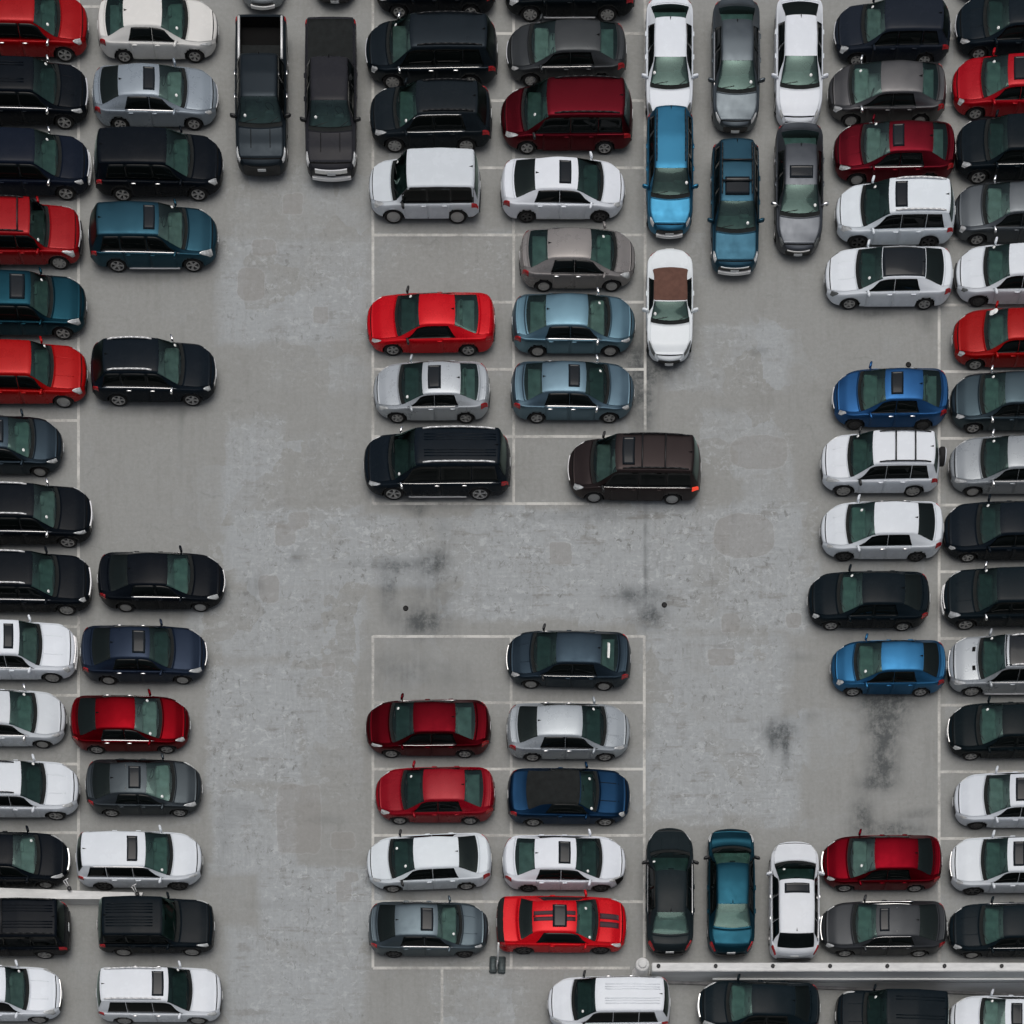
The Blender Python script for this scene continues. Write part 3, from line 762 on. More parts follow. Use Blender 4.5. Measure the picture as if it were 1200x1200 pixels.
    chip2 = noise(3.4, (1.3, 1, 1), 10, .78, (3, 41, 0), .6); cl2 = rng(noise(.6, detail=3, off=(44, 3, 0)), .40, .55)
    col = mix(math_('MULTIPLY', rng(chip2, .555, .61), math_('MULTIPLY', math_('MULTIPLY', math_('ADD', k, .2), cl2), .7)), col, (.150, .155, .150))
    # hairline cracks
    vc = N('ShaderNodeTexVoronoi'); vc.feature = 'DISTANCE_TO_EDGE'; vc.inputs['Scale'].default_value = .33
    vcm = N('ShaderNodeVectorMath'); vcm.operation = 'ADD'; vcs = N('ShaderNodeVectorMath'); vcs.operation = 'SCALE'; vcs.inputs['Scale'].default_value = 1.1
    Lk(wob.outputs['Color'], vcs.inputs[0]); Lk(pos, vcm.inputs[0]); Lk(vcs.outputs[0], vcm.inputs[1]); Lk(vcm.outputs[0], vc.inputs['Vector'])
    ck = math_('MULTIPLY', rng(vc.outputs['Distance'], .016, .004), rng(noise(.45, detail=2, off=(9, 60, 0)), .55, .66))
    col = mix(math_('MULTIPLY', ck, .22), col, (.13, .135, .13))
    fl = rng(fine, .3, .7, .90, 1.09)
    col = mix(1.0, col, fl, 'MULTIPLY')
    spk = noise(22, detail=3); col = mix(math_('MULTIPLY', rng(spk, .66, .74), .35), col, (.12, .12, .112))
    chipn = noise(1.7, (1, 1, 1), 9, .72, (7, 2, 0), .3)
    # square-cut repairs with a paler joint
    pn = math_('ADD', pat, math_('MULTIPLY', math_('SUBTRACT', chipn, .5), 1.25))
    ring = math_('MULTIPLY', rng(pn, .30, .42), rng(pn, .62, .50))
    col = mix(math_('MULTIPLY', ring, .22), col, (.38, .39, .385))
    pc = mix(rng(fine, .3, .7), (.225, .222, .210), (.255, .250, .238))
    col = mix(math_('MULTIPLY', rng(pn, .49, .58), math_('ADD', .18, math_('MULTIPLY', big, .65))), col, pc)
    # oil and tyre stains, thin dark strips beside parked cars
    sn = math_('MULTIPLY', stain, rng(math_('ADD', math_('MULTIPLY', sy, .15), math_('ADD', math_('MULTIPLY', chipn, .5), math_('MULTIPLY', fine, .35))), .40, .56, .22, 1.1))
    col = mix(rng(sn, .03, .9, 0, .84), col, (.046, .053, .056))
    Lk(col, b.inputs['Base Color'])
    b.inputs['Roughness'].default_value = .85; b.inputs['Specular IOR Level'].default_value = .25
    bp = N('ShaderNodeBump'); bp.inputs['Strength'].default_value = .25; bp.inputs['Distance'].default_value = .01
    Lk(fine, bp.inputs['Height']); Lk(bp.outputs[0], b.inputs['Normal'])
    return m
GM = ground_material()

RAMP_X0, RAMP_Y1, RAMP_Y0 = gx(768), gy(1151.5), gy(1345)
def ramp_z(x):
    t = max(0.0, x - RAMP_X0); e = 1.2
    return -(t * t / (2 * e) if t < e else t - e / 2) * .088

STAINS_AND_STRIPS = [ # plan position, half-sizes, strength
 (490,596,9,8,.9),(480,588,10,6,.6),(470,664,16,7,.75),(508,660,16,12,.95),(455,690,9,26,.7),(497,729,26,16,1.0),(520,640,10,40,.3),(505,690,30,18,.35),
 (757,655,1.8,75,.75),(745,698,30,10,.8),(762,722,18,12,.95),(748,445,18,48,.95),(770,432,32,16,.85),(760,480,5,30,.6),(730,415,30,7,.35),
 (1040,826,27,18,1.0),(1040,822,24,9,.9),(1036,862,15,30,1.0),(1036,850,24,14,.6),(1034,900,16,20,1.0),(1028,918,20,9,.8),(1010,958,14,22,.8),(1046,972,34,9,.85),(1075,955,20,4,.5),(1085,950,14,4,.4),
 (914,857,18,12,.95),(920,872,6,22,.9),(906,868,5,16,.7),(889,412,9,5,.6),(1085,376,9,12,.45),(1022,367,22,5,.6),(950,840,10,6,.35),
 (690,605,55,7,.4),(470,785,35,20,.42),(530,795,35,18,.25),(440,660,40,6,.35),(345,655,10,14,.3),(300,690,12,16,.35),
 (760,860,6,4,.4),(850,480,10,6,.2),(330,1060,40,6,.2),(940,770,14,5,.3),(215,440,3,40,.35),(212,480,3,60,.3),(1088,900,4,60,.12),
 (480,1052,14,6,.5),(655,1125,40,5,.25),(510,1010,40,6,.2),(500,425,40,5,.3),(520,500,60,5,.2),(670,270,40,5,.2),(670,505,60,5,.25),(280,950,20,14,.22),(262,980,10,40,.25),
 (385,960,22,6,.25),(600,700,60,5,.16),(860,600,3,30,.2),(990,460,50,6,.12),(1010,600,40,5,.2),(1030,670,50,5,.2),(1020,750,60,5,.25),(170,325,50,6,.25),(180,480,50,6,.3),(185,720,50,6,.3),(170,806,50,5,.3),(150,890,50,5,.3),(180,1125,50,6,.25)]  # includes long thin dark strips just south of parked cars
SEAL = [ # aisle lifts of pale coating
 (345,340,88,62,.55),(300,545,36,60,.5),(360,545,60,42,.3),(330,250,70,60,.25),(345,640,75,45,.75),(480,645,130,40,.75),(690,660,130,65,.95),(850,665,95,75,.75),
 (300,850,55,70,.8),(375,820,40,60,.55),(300,970,50,50,.7),(380,1060,70,45,.95),(350,1150,80,60,.6),(390,900,35,40,.35),(840,800,80,60,.6),(850,900,85,60,.75),(860,940,70,30,.5),
 (860,520,50,40,.45),(850,420,70,40,.4),(900,560,30,60,.35),(570,665,50,60,.6),(330,730,90,40,.6),(560,1165,60,40,.35),(250,720,30,80,.4),(370,400,60,60,.25),(930,650,30,60,.4),(480,300,40,30,.25),(570,300,30,30,.3)]
PATCH = [ # repairs: centre, half-sizes, roundness (2 round, 8 square)
 (294,333,16,19,4),(343,239,12,12,8),(376,369,9,10,9),(334,627,12,13,6),(657,648,13,13,9),(872,628,36,26,2.6),(856,730,11,11,4),(930,727,9,9,6),(350,960,26,40,9),
 (310,290,14,10,5),(402,985,14,10,8),(412,1028,8,6,6),(403,1045,9,12,8),(385,785,8,8,6),(315,690,12,16,4),(350,610,12,10,5),(845,770,16,10,6),(700,860,8,6,6),(890,530,34,20,3),(1010,560,8,5,4)]

def deck():
    fine = np.arange(-24.0, 24.001, .1)
    xs = np.unique(np.round(np.concatenate([[-400, -120, -50, -30], fine, [30, 50, 120, 400], [RAMP_X0]]), 4))
    ys = np.unique(np.round(np.concatenate([[-400, -120, -50, -30], fine, [30, 50, 120, 400], [RAMP_Y0, RAMP_Y1]]), 4))
    X, Y = np.meshgrid(xs, ys, indexing='ij'); nx, ny = X.shape
    PXx, PYy = X * PX + 600, 600 - Y * PX
    seal = np.zeros_like(X); st = np.zeros_like(X); pa = np.zeros_like(X)
    for cx, cy, rx, ry, s_ in SEAL:
        q = np.maximum(np.abs(PXx - cx) / rx, np.abs(PYy - cy) / ry); seal = np.maximum(seal, s_ * np.clip((1.18 - q) / .3, 0, 1))
    for cx, cy, rx, ry, s_ in STAINS_AND_STRIPS:
        q = ((PXx - cx) / rx) ** 2 + ((PYy - cy) / ry) ** 2; st = st + (1 - st) * s_ * np.exp(-q * .8)
    for cx, cy, rx, ry, n in PATCH:
        q = (np.abs((PXx - cx) / rx) ** n + np.abs((PYy - cy) / ry) ** n) ** (1.0 / n); pa = np.maximum(pa, np.clip(.5 + (1 - q) * min(rx, ry) * .16, 0, 1))
    V = np.stack([X, Y, np.zeros_like(X)], -1).reshape(-1, 3)
    I = np.arange(nx * ny).reshape(nx, ny)
    cx_, cy_ = .5 * (X[:-1, :-1] + X[1:, 1:]), .5 * (Y[:-1, :-1] + Y[1:, 1:])
    hole = (cx_ > RAMP_X0) & (cy_ < RAMP_Y1) & (cy_ > RAMP_Y0)
    q = np.stack([I[:-1, :-1], I[1:, :-1], I[1:, 1:], I[:-1, 1:]], -1)[~hole].reshape(-1, 4)
    me = bpy.data.meshes.new('parking_deck')
    me.vertices.add(len(V)); me.vertices.foreach_set('co', V.ravel())
    me.loops.add(q.size); me.loops.foreach_set('vertex_index', q.ravel().astype(np.int32))
    me.polygons.add(len(q)); me.polygons.foreach_set('loop_start', (np.arange(len(q)) * 4).astype(np.int32)); me.polygons.foreach_set('loop_total', np.full(len(q), 4, np.int32))
    me.update(calc_edges=True); me.validate()
    a = me.color_attributes.new('marks', 'FLOAT_COLOR', 'POINT')
    a.data.foreach_set('color', np.stack([seal, st, pa, np.ones_like(X)], -1).astype(np.float32).ravel())
    me.materials.append(GM)
    o = obj('parking_deck', me); o['kind'] = 'structure'
    # ramp going down to the right
    xr = np.concatenate([np.linspace(RAMP_X0, RAMP_X0 + 3, 12), np.linspace(RAMP_X0 + 4, RAMP_X0 + 40, 19)])
    Vr = []; Fr = []
    for x in xr: Vr += [(x, RAMP_Y1, ramp_z(x)), (x, RAMP_Y0, ramp_z(x))]
    for k in range(len(xr) - 1): Fr.append((2 * k, 2 * k + 1, 2 * k + 3, 2 * k + 2))
    o = obj('ramp', mesh_of('ramp', Vr, Fr, GM, smooth=False)); o['kind'] = 'structure'
deck()

def noisy_concrete(name, a, b_, scale=3.0, stretch=(1, 1, 1)):
    m, nt, b = new_mat(name); N = nt.nodes.new; L = nt.links.new
    g = N('ShaderNodeNewGeometry'); mp = N('ShaderNodeMapping'); mp.inputs['Scale'].default_value = stretch; L(g.outputs['Position'], mp.inputs[0])
    n = N('ShaderNodeTexNoise'); n.inputs['Scale'].default_value = scale; n.inputs['Detail'].default_value = 8; n.inputs['Roughness'].default_value = .7; L(mp.outputs[0], n.inputs['Vector'])
    r = N('ShaderNodeValToRGB'); r.color_ramp.elements[0].position = .35; r.color_ramp.elements[0].color = (*a, 1); r.color_ramp.elements[1].position = .65; r.color_ramp.elements[1].color = (*b_, 1)
    L(n.outputs['Fac'], r.inputs[0]); L(r.outputs[0], b.inputs['Base Color']); b.inputs['Roughness'].default_value = .8
    return m

def line_material():
    m, nt, b = new_mat('worn_line_paint'); N = nt.nodes.new; L = nt.links.new
    g = N('ShaderNodeNewGeometry')
    n = N('ShaderNodeTexNoise'); n.inputs['Scale'].default_value = 2.2; n.inputs['Detail'].default_value = 9; n.inputs['Roughness'].default_value = .75; L(g.outputs['Position'], n.inputs['Vector'])
    n2 = N('ShaderNodeTexNoise'); n2.inputs['Scale'].default_value = .45; n2.inputs['Detail'].default_value = 3; L(g.outputs['Position'], n2.inputs['Vector'])
    ad = N('ShaderNodeMath'); ad.operation = 'ADD'; L(n.outputs['Fac'], ad.inputs[0]); L(n2.outputs['Fac'], ad.inputs[1])
    r = N('ShaderNodeMapRange'); r.inputs[1].default_value = .85; r.inputs[2].default_value = 1.2; r.inputs[3].default_value = .92; r.inputs[4].default_value = .4; L(ad.outputs[0], r.inputs[0])
    b.inputs['Base Color'].default_value = (.56, .56, .53, 1); b.inputs['Roughness'].default_value = .7
    tr = N('ShaderNodeBsdfTransparent'); mx = N('ShaderNodeMixShader'); out = nt.nodes['Material Output']
    L(r.outputs[0], mx.inputs[0]); L(tr.outputs[0], mx.inputs[1]); L(b.outputs[0], mx.inputs[2]); L(mx.outputs[0], out.inputs[0])
    return m
def lines():
    V, F = [], []
    def rect(x0, y0, x1, y1, z):
        n = len(V)
        for px, py in ((x0, y0), (x0, y1), (x1, y1), (x1, y0)): V.append((gx(px), gy(py), z))
        F.append((n, n + 1, n + 2, n + 3))
    w = 1.6
    def vl(x, y0, y1, z=.004): rect(x - w, y0, x + w, y1, z)
    def hl(y, x0, x1, z=.008): rect(x0, y - w, x1, y + w, z)
    vl(92, -120, 1043)
    for k in range(-2, 14):
        y = 493 + (k - 6) * 80.5
        hl(y, -90, 92)
    hl(8, 95, 150)
    vl(437, -120, 590); vl(602, -120, 590); vl(756, -120, 505)
    for k in range(-3, 8): hl(39.5 + k * 78.7, 437, 756 if k < 7 else 690)
    vl(437, 745, 1134); vl(599, 745, 1134); vl(755, 745, 1122)
    for k in range(6): hl(746 + k * 77.7, 437, 755 if k < 5 else 738)
    vl(518, 1136, 1290)
    vl(1100.5, -120, 1134)
    for k in range(-3, 13): hl(45 + k * 78.15, 1101, 1290)
    o = obj('parking_lines', mesh_of('parking_lines', V, F, line_material(), smooth=False)); o['kind'] = 'structure'
lines()

# ------------------------------------------------------------------ parapet of the ramp (right) with capped posts, hand rail, rounded end pillar
WHITE = noisy_concrete('white_painted_concrete', (.52, .53, .525), (.66, .67, .66), 1.5, (1, 4, 1))
WALLC = noisy_concrete('grey_wall_concrete', (.52, .535, .53), (.64, .65, .645), 1.2, (.25, 4, 2))
def tagged(o, label, cat, group=None):
    o['label'] = label; o['category'] = cat
    if group: o['group'] = group
    return o
def parapet():
    t = empty('ramp_parapet', (gx(762), gy(1145.5), 0), (0, 0, 0), 'long white topped parapet wall between the bottom row of cars and the ramp', 'wall')
    x0, x1 = gx(762), gx(2100); ys, yn = gy(1150.5), gy(1141)
    hw = 1.02
    xs = np.linspace(x0, x1, 60); V, F = [], []
    for x in xs:
        zb = ramp_z(x) - .25
        V += [(x, ys, zb), (x, ys, hw - .11), (x, yn, hw - .11), (x, yn, -.05)]
    for k in range(59):
        a, b_ = 4 * k, 4 * k + 4
        F += [(a, b_, b_ + 1, a + 1), (a + 1, b_ + 1, b_ + 2, a + 2), (a + 2, b_ + 2, b_ + 3, a + 3)]
    F += [(0, 1, 2, 3), (236, 239, 238, 237)]
    off = -np.array((gx(762), gy(1145.5), 0))
    obj('wall', mesh_of('wall', [np.array(v) + off for v in V], F, WALLC, smooth=False), t)
    v, f = box_geo((x0 + x1) / 2, (ys + yn) / 2, hw - .045, x1 - x0, yn - ys + .02, .13, .03)
    obj('coping', mesh_of('coping', [np.array(q) + off for q in v], f, WHITE, smooth=False), t)
    # low kerb strip at the foot of the wall, sloping with the ramp
    V, F = [], []
    for x in xs:
        z = ramp_z(x); V += [(x, ys - .10, z - .1), (x, ys - .10, z + .10), (x, ys - .001, z + .10)]
    for k in range(59):
        a, b_ = 3 * k, 3 * k + 3
        F += [(a, b_, b_ + 1, a + 1), (a + 1, b_ + 1, b_ + 2, a + 2)]
    obj('kerb', mesh_of('kerb', [np.array(v) + off for v in V], F, M['cabin'], smooth=False), t)
    # hand rail fixed to the wall
    xr = gx(834); zr = .40
    g = [tube_geo((xr, ys - .055, zr), (x1, ys - .055, zr), .045, 8)]
    for k in range(16): g.append(tube_geo((xr + .5 + k * 2.4, ys - .055, zr), (xr + .5 + k * 2.4, ys + .02, zr - .05), .02, 6))
    v, f = join_geo(g)
    obj('handrail', mesh_of('handrail', [np.array(q) + off for q in v], f, M['paper']), t)
    # bolt heads set in the coping
    for k in range(22):
        x = gx(769.5 + 66.2 * k)
        v, f = lathe_geo([(0, 0), (.075, 0), (.075, .05), (.05, .07), (0, .07)], 14)
        o = obj('anchor_cap', mesh_of('anchor_cap', [(a, -c if False else c, b_) for a, b_, c in v], f, M['black']), t, np.array((x, (ys + yn) / 2 + .02, hw + .018)) + off)
    # rounded end pillar
    t2 = empty('end_pillar', (gx(751), gy(1143), 0), (0, 0, 0), 'pale rounded concrete pillar closing the left end of the ramp parapet', 'pillar')
    prof = [(.36, 0), (.36, .10), (.29, .14), (.27, 1.0), (.25, 1.06), (.20, 1.09), (0, 1.10)]
    v, f = lathe_geo(prof, 32)
    obj('shaft', mesh_of('shaft', [(a, -c, b_) for a, b_, c in v], f, WHITE), t2)
    v, f = lathe_geo([(.17, 1.085), (.17, 1.15), (.14, 1.17), (0, 1.17)], 24)
    obj('cap', mesh_of('cap', [(a, -c, b_) for a, b_, c in v], f, WHITE), t2)
parapet()

def low_barrier():
    base = np.array((gx(60), gy(1055), 0))
    t = empty('low_barrier', tuple(base), (0, 0, 0), 'low white concrete barrier tapering to the right beside the black boxy SUV', 'barrier')
    h = .5
    pts_n = [(-700, 1042.5), (0, 1047.0), (125, 1051.5), (170, 1052.5)]; pts_s = [(-700, 1061.0), (0, 1059.5), (125, 1060.3), (168, 1057.0)]
    V, F = [], []
    for (xn, yn), (xs_, ys_) in zip(pts_n, pts_s):
        for z in (0, h): V += [(gx(xn), gy(yn), z), (gx(xs_), gy(ys_), z)]
    for k in range(3):
        a, b_ = 4 * k, 4 * k + 4
        F += [(a + 2, a + 3, b_ + 3, b_ + 2), (a, a + 2, b_ + 2, b_), (a + 1, b_ + 1, b_ + 3, a + 3)]
    F += [(12, 14, 15, 13), (0, 1, 3, 2)]
    V = [np.array(v) - base for v in V]
    mi = [0, 0, 1] * 3 + [0, 0]
    obj('barrier_wall', mesh_of('barrier_wall', V, F, [WHITE, WALLC], mi, smooth=False), t)
    for px, py, lb in ((85, 1049.5, 'black capped stanchion with bent wire arms on the white barrier beside the black sedan'), (164, 1056.0, 'black capped stanchion with bent wire arms at the thin right tip of the white barrier')):
        s_ = empty('stanchion', (gx(px), gy(py), h), (0, 0, 0), lb, 'stanchion', 'stanchions on the low barrier')
        v, f = lathe_geo([(0, 0), (.055, 0), (.055, .09), (0, .09)], 12); obj('post', mesh_of('post', [(a, -c, b_) for a, b_, c in v], f, M['silver']), s_)
        v, f = lathe_geo([(0, .09), (.085, .09), (.085, .15), (.05, .17), (0, .17)], 16); obj('cap', mesh_of('cap', [(a, -c, b_) for a, b_, c in v], f, M['black']), s_)
        v, f = join_geo([tube_geo((-.05, .06, .02), (-.20, .22, .28), .018, 6), tube_geo((-.20, .22, .28), (.02, .26, .42), .018, 6), tube_geo((.0, .07, .02), (-.12, .30, .20), .018, 6)])
        obj('wire_arm', mesh_of('wire_arm', v, f, M['silver']), s_)
low_barrier()

def portable_sign():
    t = empty('portable_sign_post', (gx(583), gy(1131.5), 0), (0, 0, math.radians(-2)), 'thin white post standing in two dark rubber base pads behind the striped red coupe', 'sign post')
    for sx_ in (-1, 1):
        v, f = box_geo(sx_ * .165, 0, .06, .30, .66, .12, .045)
        p_ = obj('base_pad', mesh_of('base_pad', v, f, simple('rubber_pad', (.030, .040, .042), .6, 0, .4, .4, 5)), t)
        v, f = box_geo(sx_ * .17, -.02, .13, .16, .44, .05, .02); obj('pad_rib', mesh_of('pad_rib', v, f, simple('rubber_rib', (.05, .068, .07), .5, 0, .4, .3, 8)), p_)
    v, f = tube_geo((0, .05, .06), (.05, .05, 1.95), .038, 10); obj('post', mesh_of('post', v, f, M['paper']), t)
    v, f = tube_geo((-.03, -.2, .13), (0, .05, .5), .018, 6); obj('brace', mesh_of('brace', v, f, M['silver']), t)
portable_sign()

for px, py, lb in ((475.5, 713, 'small round black floor drain in the open aisle near the dark stain'), (778.5, 709, 'small round black floor drain in the open aisle beside the long dark crack'), (1064.5, 427.5, 'small round black floor drain just above the blue sedan with sunroof')):
    d_ = empty('floor_drain', (gx(px), gy(py), .004), (0, 0, 0), lb, 'drain', 'floor drains in the deck')
    v, f = lathe_geo([(.105, 0), (.105, .012), (.085, .014), (.08, .004), (0, .004)], 20)
    obj('drain_ring', mesh_of('drain_ring', [(a, -c, b_) for a, b_, c in v], f, M['well']), d_)
    g = [box_geo(0, k * .035, .010, .15, .014, .008) for k in (-1.5, -.5, .5, 1.5)]
    v, f = join_geo(g); obj('grate', mesh_of('grate', v, f, M['black'], smooth=False), d_)
# ------------------------------------------------------------------ the cars
PI = math.pi
DIR = {'R': 0.0, 'L': PI, 'D': -PI / 2, 'U': PI / 2}
def hcar(kind, x0, x1, yb, d, rgb, label, rot=0.0, L=None, ramp=False, **o):
    W = o.get('W', KINDS[kind]['W'])
    k = 1 - .6 / HC
    if L is None:
        L = (x1 - x0) / PX * k; xc = 600 + ((x0 + x1) / 2 - 600) * k
    else:
        if x0 is None: xc = 600 + (x1 - 600) * k - L * PX / 2
        else: xc = 600 + (x0 - 600) * k + L * PX / 2
    x, y = gx(xc), gy(yb) + W / 2 - .03
    z, pitch = 0.0, 0.0
    if ramp:
        z = ramp_z(x); pitch = math.atan((ramp_z(x - 1) - ramp_z(x + 1)) / 2) * (1 if d == 'R' else -1)
    return build_car(kind, x, y, z, DIR[d] + math.radians(rot), rgb, label, pitch=pitch, L=L, **o)

def vcar(kind, x0, x1, y0, y1, d, rgb, label, rot=0.0, hr=1.0, L=None, **o):
    xm = 600 + ((x0 + x1) / 2 - 600) / (1 + .8 / HC)
    lowz = .32
    g1 = y1 + lowz * PX * T(y1); g0 = y0 + hr * PX * T(y0)
    if L is None: L = (g1 - g0) / PX
    yc = g1 - L * PX / 2
    return build_car(kind, gx(xm), gy(yc), 0.0, DIR[d] + math.radians(rot), rgb, label, L=L, **o)

BLK = (30, 38, 44); BLK2 = (34, 40, 44); NVY = (30, 42, 54); CHAR = (66, 70, 74); SLT = (58, 72, 82); WHT = (214, 222, 230); SIL = (172, 182, 190)
# ---- far left column, noses right, tails outside the frame
hcar('suv', None, 102, 74, 'R', (160, 18, 28), 'red SUV in the top left corner, its bonnet beside the ivory sedan', L=4.7, mchrome=1, hchrome=1)
hcar('suv', None, 102, 153, 'R', BLK, 'black SUV with chrome grille below the red SUV of the top left corner', L=4.75, ribs=2, cgrille=1, trim='chrome', mchrome=1, gbar=1)
hcar('suv', None, 104, 236, 'R', (22, 36, 52), 'dark navy SUV with chrome grille above the red SUV that has a roof crossbar', rim='five', L=4.8, cgrille=1, gbar=1, fbar='silver', mchrome=1)
hcar('boxy', None, 94, 317, 'R', (150, 14, 27), 'red boxy SUV with roof crossbar and black bumper with a bright strip', L=4.4, H=1.76, rails='black', cross=(.5,), clad=1, fbar='black', gbar=1, cowl=.30, head=.40)
hcar('suv', None, 100, 399, 'R', (8, 78, 96), 'dark teal SUV with sunroof at the left edge above the bright red SUV', L=4.7, sun=(.2, .75), clad=1, cowl=.30, head=.42)
hcar('suv', None, 101, 479, 'R', (172, 32, 34), 'bright red SUV with a scooped bonnet at the left edge', L=4.75, clad=1, hoodlines='pm', cowl=.30, head=.42)
hcar('sedan', None, 72, 560, 'R', (66, 82, 94), 'slate grey sedan with sunroof at the left edge, nose well short of the line', L=4.6, sun=1, mchrome=0)
hcar('suv', None, 107, 643, 'R', BLK, 'black SUV with silver roof rails below the slate grey sedan at the left edge', L=4.95, rails='silver', trim='chrome', gbar=1, cgrille=1, mchrome=1, cowl=.28, head=.42)
hcar('suv', None, 106, 722, 'R', BLK, 'black SUV with silver roof rails just above the white SUV at the left edge', L=5.0, rails='silver', trim='chrome', gbar=1, cgrille=1, cowl=.28, head=.42)
hcar('suv', None, 88, 801, 'R', WHT, 'white SUV with sunroof, black windshield surround and chrome grille at the left edge', L=4.8, sun=(.2, .55), cgrille=1, gbar=1, trim='chrome', cowl=.30, head=.42, fbar='silver')
hcar('sedan', None, 76, 878, 'R', (196, 204, 210), 'silver white sedan at the left edge, nose level with the red sedan', L=4.75, trim='chrome', mchrome=1, W=1.86)
hcar('suv', None, 92, 962, 'R', (206, 214, 221), 'white crossover with dark roof rails at the left edge beside the dark grey sedan', L=4.75, H=1.62, rails='black', cowl=.30, head=.44, cf=.44, F=.9)
hcar('sedan', None, 80, 1042, 'R', BLK, 'black sedan with chrome grille parked behind the low white barrier', L=4.8, cgrille=1, gbar=1)
hcar('boxy', None, 81, 1124, 'L', BLK, 'black boxy SUV with roof crossbar, its red taillight at the left edge below the barrier', L=4.9, rails='black', cross=(.52,), ribs=3, H=1.78)
hcar('suv', None, 71, 1200, 'R', WHT, 'white SUV cut by the bottom left corner of the photo', L=4.6, cowl=.30, head=.43, gbar=1)

# ---- second column, noses right
hcar('sedan', 116, 254, 75, 'R', (212, 212, 208), 'ivory sedan at the top of the second column, beside the black open pickup', cowl=.29, head=.455, rt=.755, rb=.90, W=1.84)
hcar('sedan', 110, 254, 154, 'R', (150, 164, 176), 'silver blue sedan with sunroof under the ivory sedan', sun=1, cowl=.285, head=.455, rt=.765, rb=.905, trim='chrome', gbar=1, rearglass='rear_dark')
hcar('suv', 112, 260, 237, 'R', BLK, 'black SUV with bright door handles and amber front lamp above the teal blue SUV', rim='split', hchrome=1, H=1.72, W=1.96, cowl=.265, head=.42, rt=.93, rb=.972, cf=.42)
hcar('suv', 106, 254, 320, 'R', (50, 98, 118), 'teal blue SUV with sunroof in the second column', sill=1, sun=(.14, .55), trim='chrome', cowl=.27, head=.44, rt=.90, cf=.42)
hcar('suv', 108, 252, 477, 'R', (28, 40, 48), 'black SUV with silver roof rails standing alone among empty stalls', rim='five', rails='silver', trim='chrome', hchrome=1, mchrome=1, cgrille=1, cowl=.29, head=.44, rt=.86, rb=.96)
hcar('sedan', 116, 262, 718, 'R', (28, 36, 42), 'black sedan with chrome window trim above the navy sedan', trim='chrome', cowl=.285, head=.44, rearglass='rear_dark', gbar=1)
hcar('sedan', 96, 241, 803, 'R', (22, 52, 82), 'navy blue sedan with bright door handles above the red sedan on the left', hchrome=1, sun=(.15, .6), cowl=.30, head=.44, gbar=1, rearglass='rear_dark')
hcar('sedan', 84, 221, 884, 'R', (138, 20, 34), 'red sedan with chrome handles in the second column from the left', hchrome=1, trim='chrome', cowl=.27, head=.445, rt=.755, rb=.90, rearglass='rear_dark', tags=[(.45, 11.4), (.3, -11.0)])
hcar('sedan', 102, 235, 958, 'R', (92, 102, 108), 'dark grey coupe shaped sedan with sunroof above the white SUV', sun=(.2, .62), cowl=.27, head=.465, rt=.76, rb=.905, rearglass='rear_dark', H=1.4)
hcar('suv', 91, 236, 1044, 'R', (208, 216, 223), 'white crossover with sunroof just right of the low barrier', sun=(.28, .66), H=1.62, cowl=.27, head=.435, rt=.92, rb=.97, cf=.44, F=.95, rimmat='alloy_dark', arc=1)
hcar('boxy', 116, 250, 1121, 'R', (26, 38, 44), 'black boxy SUV with ribbed roof at the right tip of the barrier', H=1.70, wg='windshield_dark', ribs=4, cowl=.33, head=.42, rt=.93, tags=[], smoke=0)
hcar('suv', 115, 259, 1201, 'R', (212, 219, 226), 'white SUV with sunroof and roof rails at the bottom of the second column', wg='windshield_dark', sun=(.16, .58), rails='silver', cowl=.275, head=.41, rt=.93, rb=.975, hchrome=1, rearglass='rear_dark', F=.6, cf=.3, H=1.76)

# ---- pickups and the cars behind them
vcar('pickup', 275, 338, 15, 207, 'D', (44, 58, 68), 'black crew cab pickup with open cargo bed and chrome bed rails', hr=1.15, open_bed=1, hoodlines='dark', mblack=1, hchrome=1)
vcar('pickup', 358, 418, 18, 212, 'D', (52, 53, 59), 'dark grey pickup with a flat black cover over its bed', hr=1.15, cgrille=1, gbar=1, fbar='silver', mblack=1, hoodlines='dark')
vcar('sedan', 279, 335, -140, 11, 'D', (150, 158, 162), 'silver car whose front bumper just shows above the open pickup', L=4.8, fbar='silver')
vcar('sedan', 366, 417, -140, 4, 'D', BLK, 'dark car whose nose barely shows above the pickup with the covered bed', L=4.7, gbar=1)

# ---- middle left block
hcar('sedan', 440, 580, 23, 'L', BLK, 'black sedan cut by the top edge above the large navy SUV', trim='chrome')
hcar('suv', 430, 582, 106, 'L', (38, 52, 62), 'large dark navy SUV in the top of the middle block', wg='windshield', W=1.98, H=1.76, rails='black', cowl=.21, head=.355, rt=.915, rb=.968, trim='chrome', hchrome=1, mchrome=1, gbar=1, cf=.42, F=.95)
hcar('suv', 435, 575, 180, 'L', (38, 46, 52), 'black SUV with chrome ringed side windows above the boxy white SUV', rails='black', trim='chrome', arc=1, cowl=.25, head=.40, rt=.88, rb=.955, dlo=(.80, .76))
hcar('boxy', 434, 562, 263, 'L', (196, 205, 212), 'boxy silver and white SUV with dark lower cladding and black door handle', wg='windshield_dark', W=1.84, H=1.80, clad=1, mblack=1, pillars=1, cowl=.25, head=.355, rt=.955, rb=.985, fx=.21, tags=[(.2, -11.6)], F=.7, cf=.34)
hcar('coupe', 431, 579, 418, 'L', (202, 8, 30), 'bright red coupe alone at the top left of the middle block', wg='windshield_dark', mblack=1, tags=[(.55, -11.2)], cowl=.275, head=.425, rt=.685, rb=.855)
